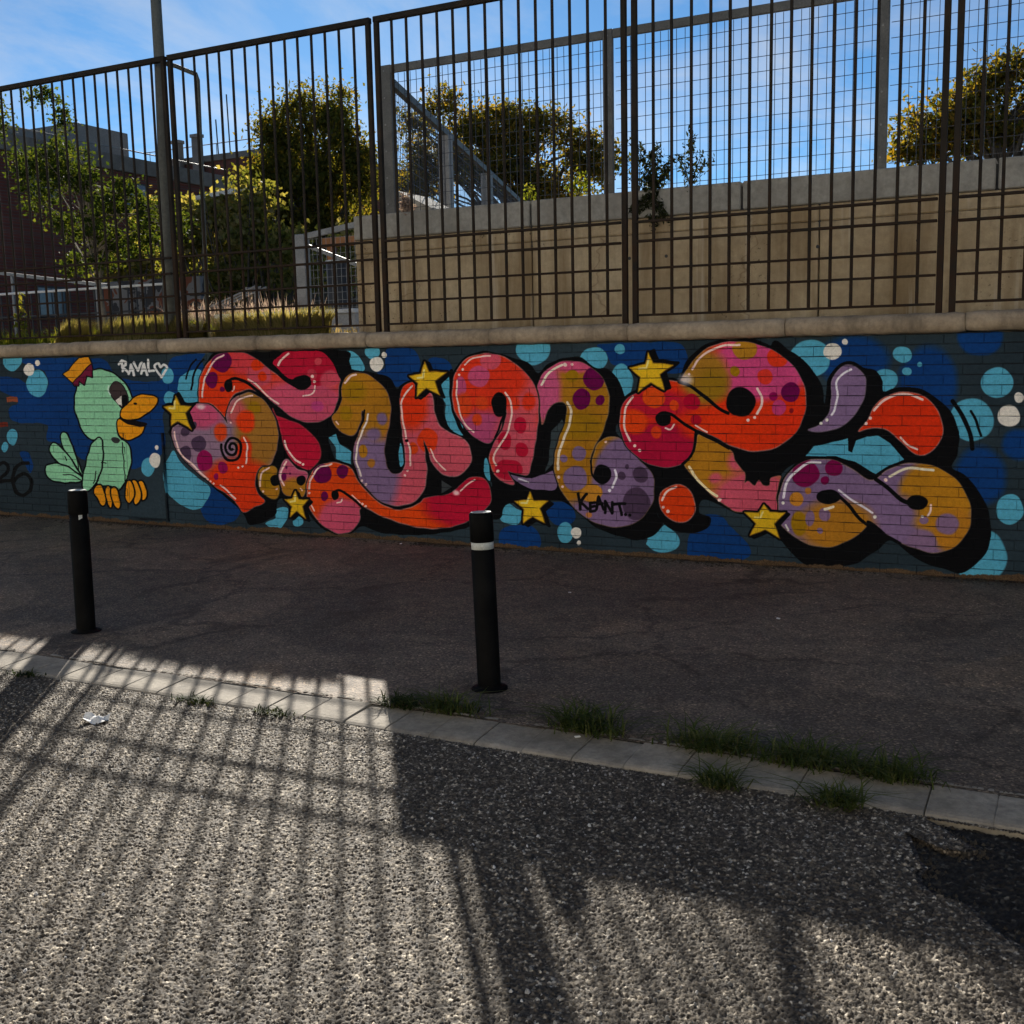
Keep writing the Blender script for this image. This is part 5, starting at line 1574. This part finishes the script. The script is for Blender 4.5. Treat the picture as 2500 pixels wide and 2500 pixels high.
def blades_mesh(name, base, h, w, lean, seed):
    g_ = np.random.default_rng(seed)
    n = len(base)
    az = g_.uniform(0, 2 * np.pi, n)
    d = np.stack([np.cos(az), np.sin(az), np.zeros(n)], 1)
    s = np.stack([-d[:, 1], d[:, 0], np.zeros(n)], 1)
    H = (h * g_.uniform(.45, 1.25, n))[:, None]
    le = (lean * g_.uniform(.2, 1.5, n))[:, None]
    up = np.array([[0, 0, 1.0]])
    ww = (w * g_.uniform(.6, 1.3, n))[:, None]
    m_ = base + up * H * .6 + d * H * le * .35
    t_ = base + up * H * (1 - .35 * np.clip(le, 0, 1)) + d * H * le
    V = np.stack([base - s * ww / 2, base + s * ww / 2, m_ + s * ww * .38, m_ - s * ww * .38, t_], 1).reshape(-1, 3)
    i = np.arange(n)[:, None] * 5
    F = np.concatenate([i + np.array([[0, 1, 2]]), i + np.array([[0, 2, 3]]), i + np.array([[3, 2, 4]])], 0)
    return np_mesh(name, V, F)


def strip_points(n, x0, x1, y0, y1, z, seed, clump=0.0):
    g_ = np.random.default_rng(seed)
    P = np.stack([g_.uniform(x0, x1, n), y0 + (y1 - y0) * g_.uniform(0, 1, n) ** 1.4, np.full(n, z)], 1)
    if clump:
        dens = .5 + .5 * np.sin(P[:, 0] * 4.1) * np.sin(P[:, 0] * 9.7 + 1)
        P = P[g_.uniform(0, 1, n) < dens * clump + (1 - clump)]
    return P


L_verge = mat_leaf('verge grass', [(.07, .085, .02), (.14, .135, .04), (.23, .19, .08), (.32, .26, .14)], .55, (1.5, 1.4, .75))
L_mauve = mat_leaf('mauve straw', [(.12, .085, .08), (.26, .19, .16), (.42, .32, .25), (.5, .42, .33)], .45, (1.1, 1.0, .85))
o = link('grass', blades_mesh('grass', strip_points(5200, -11.5, -7.75, .26, 1.3, TG, 41, .5), .25, .012, .7, 41), L_grass)
tag(o, 'bright green grass along the foot of the fence', 'grass', kind='stuff')
o = link('dry_grass', blades_mesh('dry_grass', strip_points(2200, -8.1, -6.2, .24, 1.2, TG, 42, .6), .19, .010, .8, 42), L_dry)
tag(o, 'straw yellow dry grass beside the concrete wall end', 'grass', kind='stuff')
o = link('dry_grass', blades_mesh('dry_grass', strip_points(8500, -9.6, -6.17, .125, .26, TG, 44), .30, .013, .35, 44), L_verge)
tag(o, 'thick verge of yellow green grass pressed against the fence foot', 'grass', kind='stuff')
o = link('dry_grass', blades_mesh('dry_grass', strip_points(1700, -11.2, -9.1, 3.35, 4.2, TG, 43, .4), .66, .024, .5, 43), L_mauve)
tag(o, 'tall straw and mauve dry grass behind the low wall', 'grass', kind='stuff')


def leafy_weed(name, label, base, stems, leafmat, size, seed, group, dens=60, hang=0.0):
    if group == WG:
        stems = [(.88 * a_, .6 * b_, .88 * c_) for a_, b_, c_ in stems]
    t = empty(name, base); tag(t, label, 'weed', group)
    g_ = np.random.default_rng(seed)
    mb = MB(); C = []
    for dx_, dy_, h in stems:
        e_ = np.array([dx_, dy_, h])
        P = [e_ * k + np.array([0, 0, .12 * h * math.sin(k * 3.1)]) for k in (0, .35, .7, 1)]
        mb.tube(P, [.005, .004, .003, .0015], 4, False)
        k = g_.uniform(.1, 1, dens)[:, None]
        C.append(e_ * k + g_.normal(size=(dens, 3)) * .035 * (1 - .5 * k) + np.array([0, 0, .12 * h]) * np.sin(k * 3.1))
    mb.build('stems', M_bark, t)
    link('leaves', leaves_mesh('leaves', np.vstack(C), size, .4, 0, seed=seed), leafmat, t)
    return t


L_wall = mat_leaf('grey green weed leaves', [(.010, .014, .006), (.022, .028, .012), (.035, .042, .018), (.06, .06, .03)], .3, (1.5, 1.4, .6))
WG = 'weeds rooted in the concrete wall'
leafy_weed('wall_weed', 'dense dark weed spilling over the concrete band', (-3.20, .665, 2.90), [(.20 * math.cos(k * 1.7), -.06 + .06 * math.sin(k * 2.3), h) for k, h in enumerate((.25, .38, .50, .33, .2, .42, -.16, -.26, -.2, -.10, .12, .3, -.3, -.14, .44))], L_wall, .05, 51, WG, 75)
leafy_weed('wall_weed', 'tall spiky weed standing upright on the concrete wall', (-2.90, .70, 2.93), [(0, 0, .52), (.01, .02, .46), (.12, .02, .3), (-.1, 0, .28), (.2, .03, .25)], L_wall, .045, 52, WG, 70)
leafy_weed('wall_weed', 'thin wiry weed beside the tall spiky weed', (-3.34, .71, 2.93), [(-.12, 0, .34), (.02, .02, .46), (.1, 0, .3), (-.2, .02, .22)], L_wall, .035, 53, WG, 30)
leafy_weed('wall_weed', 'small yellow green weed beside the mesh fence post', (-3.88, .70, 2.93), [(-.05, 0, .2), (.05, .02, .24), (.1, 0, .14), (-.12, .02, .12)], L_grass, .045, 54, WG, 40)
leafy_weed('wall_weed', 'tiny pale weed near the end of the stair rail', (-4.34, .70, 2.93), [(-.03, 0, .16), (.05, .02, .14), (.02, 0, .1)], L_grass, .04, 55, WG, 30)
leafy_weed('dry_weed', 'dry clump on the wall top beside the mesh corner post', (-5.60, .72, 2.93), [(.05 * math.cos(k * 2.1), .04 * math.sin(k * 1.7), .10 + .03 * (k % 3)) for k in range(9)], L_mauve, .05, 58, WG, 40)
leafy_weed('tall_weed', 'tall bamboo-like weed on the terrace by the fence', (wp(55, 835, .5)[0], .5, TG), [(.02, 0, .62), (-.06, .02, .40), (.07, .02, .45)], L_grass, .10, 56, 'weeds on the terrace', 26)
leafy_weed('tall_weed', 'bushy green weed at the fence foot, under the ivy', (-6.95 - .75, .22, TG), [(.1 * math.cos(k), .05 * math.sin(k * 2), .16 + .04 * (k % 3)) for k in range(7)], L_grass, .05, 57, 'weeds on the terrace', 36)

L_weed_dark = mat_leaf('weed blades darkened for sun', [(.012, .02, .006), (.022, .036, .010), (.036, .052, .014), (.06, .065, .02)], .3, (1.2, 1.15, .5))  # weed green darkened so that sunlit tufts don't turn white
# tufts of weeds along the kerb
TUFTS = [('flattened grass tuft in sunlight at the kerb foot, beside the paper scrap', -3.72, -4.325, .15, .03, .055, 90, L_weed_dark),
         ('small sunlit grass tuft at the kerb foot, at the left edge', -4.88, -4.325, .12, .03, .05, 60, L_weed_dark),
         ('sunlit grass tuft at the kerb foot, close to the shadow edge', -2.98 - .26, -4.325, .13, .03, .055, 80, L_weed_dark),
         ('dark leafy tuft behind the kerb where the sunlight ends', -2.74, -4.035, .13, .04, .08, 170, L_weed_dark),
         ('dark grass tuft behind the kerb, nearest the banded bollard', -2.50, -4.02, .17, .05, .14, 210, L_weed),
         ('bushy dark grass tuft alone in the middle of the kerb line', -1.82, -4.02, .17, .05, .17, 260, L_weed),
         ('first of three joined dark grass tufts behind the kerb', -1.27, -4.03, .20, .05, .15, 280, L_weed),
         ('middle of three joined dark grass tufts behind the kerb', -.90, -4.04, .20, .05, .14, 280, L_weed),
         ('last of three joined dark grass tufts behind the kerb', -.60, -4.05, .20, .05, .13, 240, L_weed),
         ('round weed tuft on the road side of the kerb', -1.15, -4.325, .09, .035, .11, 150, L_weed),
         ('spiky weed tuft on the road side of the kerb, near the black patch', -.72, -4.33, .09, .035, .12, 150, L_weed)]
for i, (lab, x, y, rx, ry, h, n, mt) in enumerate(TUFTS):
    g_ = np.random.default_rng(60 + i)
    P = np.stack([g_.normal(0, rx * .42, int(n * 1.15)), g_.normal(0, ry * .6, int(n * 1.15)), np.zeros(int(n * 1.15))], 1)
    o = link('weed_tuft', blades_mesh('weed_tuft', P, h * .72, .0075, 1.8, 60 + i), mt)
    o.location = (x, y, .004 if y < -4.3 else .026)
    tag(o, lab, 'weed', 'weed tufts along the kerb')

# ------------------------------------------------------------------ things on the terrace
lw = empty('low_wall', (-8.75, 3.1, TG)); tag(lw, 'low grey wall with a white painted top behind the fence', 'wall')
for i in range(6):
    a = -9.95 + i * .36
    MB().bbox(a + .004, a + .356, 3.0, 3.24, TG, 2.17, .006).build('block', M_lowwall, lw).location = -Vector(lw.location)
    MB().bbox(a + .002, a + .358, 2.975, 3.265, 2.173, 2.225, .006).build('cap', M_white, lw).location = -Vector(lw.location)

mg = empty('mesh_gate', (-9.3, 4.0, TG)); tag(mg, 'grey steel mesh gate with a broad post beside the concrete wall end', 'gate')
go = -Vector(mg.location)


def gp(name, mbx, mat, stuff=False):
    o = mbx.build(name, mat, mg); o.location = go
    if stuff: o['kind'] = 'stuff'


gp('post', MB().bbox(-9.39, -9.22, 3.95, 4.08, TG, 3.27, .008), M_galv)
gp('top_rail', MB().beam((-9.22, 4.0, 3.24), (-8.2, 4.0, 3.36), .06, .07), M_galv)
gp('brace', MB().beam((-9.22, 4.03, 3.12), (-8.3, 4.03, 2.78), .03, .05), M_galv)
gp('bottom_rail', MB().beam((-9.22, 4.0, 2.16), (-8.2, 4.0, 2.16), .05, .05), M_galv)
gp('wire_mesh', mesh_grid((-9.21, 4.0), (-8.2, 4.0), 2.16, 3.22, .075, .1, .003, .012), M_galv, True)
tb = MB()
o = MB().bbox(wp(786, 590, 5)[0], wp(786, 590, 5)[0] + .95, 5.0, 5.04, wp(800, 603, 5)[2], wp(800, 580, 5)[2], .004).build('board', M_timber); tag(o, 'orange brown board behind the mesh gate', 'board')
bp = MB().box(wp(786, 590, 5)[0] + .05, wp(786, 590, 5)[0] + .11, 5.045, 5.10, TG, wp(800, 603, 5)[2] + .08)
bp.box(wp(786, 590, 5)[0] + .85, wp(786, 590, 5)[0] + .91, 5.045, 5.10, TG, wp(800, 603, 5)[2] + .08)
bp.build('post', M_timber, o)
q = wp(825, 700, 4.6)
bn = empty('litter_bin', (q[0], 4.6, TG)); tag(bn, 'dark round litter bin with a pale rim behind the mesh gate', 'bin')
zt = wp(825, 636, 4.6)[2] - TG
MB().lathe([(.11, 0), (.13, .02), (.15, zt - .03), (.14, zt - .03), (.12, .05)], 24).build('drum', M_dark, bn, True)
MB().lathe([(.152, zt - .035), (.162, zt - .02), (.155, zt), (.138, zt - .004), (.138, zt - .02)], 24).build('rim', M_band, bn, True)

be = empty('inclined_bench', (-10.15, 3.9, TG)); tag(be, 'sloping chromed bench of parallel bars among dry grass', 'bench')
eo = -Vector(be.location)
for k in range(3):
    y = 3.6 + k * .11
    MB().tube([(-10.56, y, 2.36), (-9.78, y, 2.60)], .014, 8).build('bar', M_galv, be, True).location = eo
for x, z in ((-10.5, 2.41), (-9.92, 2.61)):
    MB().beam((x, 3.58, z - .03), (x, 4.02, z - .03), .04, .03).build('crosspiece', M_galv, be).location = eo
    MB().beam((x, 3.8, TG), (x, 3.8, z - .045), .05, .05).build('leg', M_galv, be).location = eo


def mat_graf():
    g = N('graffiti panels')
    sp = g.n('ShaderNodeSeparateXYZ'); g.l(g.world_pos(), sp.inputs[0])
    n = g.noise(1.2, 3, .5, dist=1.2)
    c = g.ramp(n, [(.30, (.02, .02, .022)), (.40, (.14, .14, .14)), (.47, (.12, .03, .008)), (.56, (.17, .045, .01)), (.60, (.03, .03, .03)), (.66, (.24, .24, .23))], 'CONSTANT')
    n2 = g.noise(3.4, 3, .5, dist=2.0)
    c = g.mix(g.ramp(n2, [(.60, (0, 0, 0)), (.63, (1, 1, 1))], 'CONSTANT'), c, (.02, .02, .025))
    return g.bsdf(c, .8)


M_graf = mat_graf()
gw = empty('garden_wall', (-14.5, 7.0, TG)); tag(gw, 'low wall sprayed with orange, black and white graffiti', 'wall')
for i in range(3):
    a = float(wp(250, 700, 7)[0]) + i * .78
    MB().bbox(a + .006, a + .774, 7.0, 7.2, TG, float(wp(360, 682, 7)[2]), .008).build('wall_panel', M_graf, gw).location = -Vector(gw.location)

hr = empty('handrail', (-14, 5.6, TG)); tag(hr, 'white top railing crossing behind the sapling', 'railing')
ho = -Vector(hr.location)
zr = wp(200, 706, 5.6)[2]
MB().bbox(-18, -13.2, 5.58, 5.63, zr - .02, zr + .02, .006).build('top_rail', M_white, hr).location = ho
MB().bbox(-18, -13.2, 5.59, 5.62, zr - .42, zr - .39, .006).build('lower_rail', M_dark, hr).location = ho
for i in range(25):
    x = -17.9 + i * .19
    MB().box(x, x + .022, 5.595, 5.617, TG, zr - .021).build('baluster', M_dark, hr).location = ho
r2_ = MB().beam(tuple(wp(-60, 660, 6.4)), tuple(wp(262, 697, 6.4)), .05, .06).build('ramp_rail', M_galv)
MB().beam(tuple(wp(30, 672, 6.4)), (wp(30, 672, 6.4)[0], 6.4, TG), .05, .05).build('post', M_galv, r2_)
MB().beam(tuple(wp(235, 696, 6.4)), (wp(235, 696, 6.4)[0], 6.4, TG), .05, .05).build('post', M_galv, r2_)
tag(r2_, 'sloping steel ramp rail above the white railing', 'railing')

# ------------------------------------------------------------------ buildings behind
b1 = empty('brick_building', (-37, 14, TG)); tag(b1, 'dark red brick block with grey rooftop boxes at the left', 'building')
o1 = -Vector(b1.location)


def bp_(root, name, mbx, mat, off_):
    o = mbx.build(name, mat, root if not isinstance(root, tuple) else root[0]); o.location = off_
    return o


bp_(b1, 'wall', MB().box(-46, -30, 4, 26.8, TG - .1, 8.25), M_redbrick, o1)
bp_(b1, 'parapet', MB().bbox(-46.1, -29.9, 3.9, 26.9, 8.253, 8.78, .02), M_roof, o1)
bp_(b1, 'plant_room', MB().bbox(-36, -31, 20.3, 22.7, 8.783, 9.85, .02), M_shed, o1)
bp_(b1, 'plant_room', MB().bbox(-37, -31.2, 17.2, 19.4, 8.783, 9.35, .02), M_shed, o1)
for y in (9.5, 13.4, 17.3, 21.2, 25.0):
    for z in (3.2, 6.95):
        w = bp_(b1, 'window', MB().bbox(-30.02, -29.94, y, y + 1.15, z, z + 1.0, .01), M_dark, o1)
        for k in (0, 1):
            bp_(w, 'pane', MB().box(-29.938, -29.93, y + .06 + k * .54, y + .55 + k * .54, z + .06, z + .94), M_glass, Vector())
rl = bp_(b1, 'roof_rail', MB().tube([(-30.1, 4, 9.05), (-30.1, 26.8, 9.05)], .025, 5), M_galv, o1)

b2 = empty('brick_building', (-28, 34, TG)); tag(b2, 'brown red brick block with chimneys behind the tall tree', 'building')
o2 = -Vector(b2.location)
bp_(b2, 'wall', MB().box(-37.5, -29.0, 30, 40, TG - .1, 10.15), M_redbrick2, o2)
bp_(b2, 'parapet', MB().bbox(-37.6, -28.9, 29.9, 40.1, 10.153, 10.42, .02), M_roof, o2)
for x, z in ((-34.15, 11.15), (-35.25, 11.0)):
    c_ = bp_(b2, 'chimney', MB().bbox(x - .2, x + .2, 29.62, 29.895, 8.6, z, .01), M_roof, o2)
    bp_(c_, 'cowl', MB().bbox(x - .25, x + .25, 29.58, 29.93, z + .002, z + .14, .01), M_shed, Vector())
for x, z in ((-32.75, 12.85), (-33.4, 11.9)):
    bp_(b2, 'antenna', MB().tube([(x, 30.2, 10.4), (x - .05, 30.2, z)], .03, 5), M_dark, o2)
bp_(b2, 'roof_rail', MB().tube([(-37.4, 30.1, 10.9), (-29.0, 30.1, 10.9)], .022, 5), M_galv, o2)
for k in range(5):
    x = -37.2 + k * 1.9
    bp_(b2, 'rail_post', MB().tube([(x, 30.1, 10.42), (x, 30.1, 10.9)], .018, 5), M_galv, o2)
for x in (-36.4, -32.6):
    for z in (4.2, 7.3):
        w = bp_(b2, 'window', MB().bbox(x, x + 1.2, 29.94, 30.02, z, z + 1.5, .01), M_dark, o2)
        for k in (0, 1):
            bp_(w, 'pane', MB().box(x + .06 + k * .56, x + .58 + k * .56, 29.93, 29.938, z + .06, z + 1.44), M_glass, Vector())

# ------------------------------------------------------------------ street side opposite the wall
if OPPOSITE:
    ob = empty('bounce_block', (-6, -16, 0)); tag(ob, 'unseen plaster block added behind the viewer to bounce daylight', 'building')  # out of view, added to bounce sunlight onto the painted wall
    oo = -Vector(ob.location)
    bp_(ob, 'wall', MB().box(-34, 22, -20, -13.2, -.05, OPP_H), M_plaster, oo)
    for i in range(14):
        for j in range(4):
            x = -32.5 + i * 3.9; z = 1.0 + j * 3.1
            if z + 1.7 > OPP_H: continue
            w = bp_(ob, 'window', MB().bbox(x, x + 1.1, -13.24, -13.16, z, z + 1.7, .01), M_dark, oo)
            bp_(w, 'pane', MB().box(x + .07, x + 1.03, -13.158, -13.15, z + .07, z + 1.63), M_glass, Vector())
    fw2 = MB().bbox(-60, 60, -13.19, -9.58, -.05, .10, .02).build('far_pavement', M_kerb); tag(fw2, 'pale footway on the opposite side of the street', kind='structure')

# ------------------------------------------------------------------ small things
V = []; F = []
nu = 9
g_ = np.random.default_rng(77)
for j in range(nu):
    for i in range(nu):
        u, v = i / (nu - 1) - .5, j / (nu - 1) - .5
        V.append((u * .115, v * .07, .016 + .014 * math.sin(u * 7 + 1) * math.cos(v * 6) + g_.uniform(-.004, .004)))
idx = np.arange(nu * nu).reshape(nu, nu)
F = np.stack([idx[:-1, :-1], idx[:-1, 1:], idx[1:, 1:], idx[1:, :-1]], -1).reshape(-1, 4)
o = link('paper_scrap', np_mesh('paper_scrap', np.array(V), F), M_white); o.location = (-3.93, -4.73, .006); o.rotation_euler = (.12, .1, .5)
tag(o, 'crumpled white paper scrap on the sunlit road near the kerb', 'litter')
for i, (px_, py_, lab, s) in enumerate(((1391, 1447, 'white scrap on the footway below the third letter', .010), (979, 1328, 'white scrap at the wall foot left of the banded bollard', .012), (1900, 1511, 'pale scrap on the footway below the lowest star', .013), (1410, 1800, 'white cigarette stub in the bushy tuft by the kerb', .013))):
    d = FW + (px_ - 1250) / CAM_F * RT - (py_ - 1250) / CAM_F * UP
    q = CAM_POS + d * ((.028 - CAM_POS[2]) / d[2])
    o = MB().bbox(-s, s, -s * .5, s * .5, 0, s * .5, s * .2).build('litter_scrap', M_white); o.location = q; o.rotation_euler = (0, 0, i * 1.3)
    tag(o, lab, 'litter', 'small scraps on the footway')

# loose chips on the road
V, Fq = [], []
g_ = np.random.default_rng(88)
n = 1500
cx_ = g_.uniform(-4.6, 1.0, n); cy_ = g_.uniform(-6.4, -4.36, n)
for x, y in zip(cx_, cy_):
    if x > -.5 and y > -5.3: continue
    s = g_.uniform(.003, .0075); b = len(V)
    a = g_.uniform(0, 6.28)
    for k in range(5):
        t = a + k * 1.2566
        rr = s * g_.uniform(.7, 1.3)
        V.append((x + rr * math.cos(t), y + rr * math.sin(t), .003))
    for k in range(3):
        t = a + .4 + k * 2.094
        rr = s * g_.uniform(.3, .7)
        V.append((x + rr * math.cos(t), y + rr * math.sin(t), .005 + s * g_.uniform(.7, 1.1)))
    Fq += [(b, b + 1, b + 5), (b + 1, b + 2, b + 5), (b + 2, b + 6, b + 5), (b + 2, b + 3, b + 6), (b + 3, b + 4, b + 6), (b + 4, b + 7, b + 6), (b + 4, b, b + 7), (b, b + 5, b + 7), (b + 5, b + 6, b + 7)]


def mat_chip():
    g = N('pale stone chips')
    gi = g.n('ShaderNodeNewGeometry')
    c = g.ramp(gi.outputs['Random Per Island'], [(0, (.07, .065, .06)), (.55, (.2, .19, .17)), (.85, (.36, .34, .31)), (1, (.62, .6, .57))])
    return g.bsdf(c, .6, spec=.4)


o = link('gravel', np_mesh('gravel', np.array(V), np.array(Fq)), mat_chip()); tag(o, 'loose pale stone chips scattered on the road', 'gravel', kind='stuff')

V, Fq = [], []
g_ = np.random.default_rng(91)
for i in range(420):
    k = g_.integers(0, 22); t = g_.random()
    ax, ay = PATCH[k]; bx_, by_ = PATCH[k + 1]
    x = ax + (bx_ - ax) * t + abs(g_.normal(0, .03)); y = ay + (by_ - ay) * t + g_.normal(.01, .018)
    s = g_.uniform(.003, .012) ; b = len(V); a = g_.uniform(0, 6.28)
    for kk in range(4):
        V.append((x + s * math.cos(a + kk * 1.57) * g_.uniform(.6, 1.2), y + s * math.sin(a + kk * 1.57), -.017))
    V.append((x, y, -.017 + s * g_.uniform(.7, 1.3)))
    Fq += [(b, b + 1, b + 4), (b + 1, b + 2, b + 4), (b + 2, b + 3, b + 4), (b + 3, b, b + 4)]
o = link('rubble', np_mesh('rubble', np.array(V), np.array(Fq)), M_soil); tag(o, 'crumbs of broken asphalt and soil in the sunken patch', 'rubble', kind='stuff')
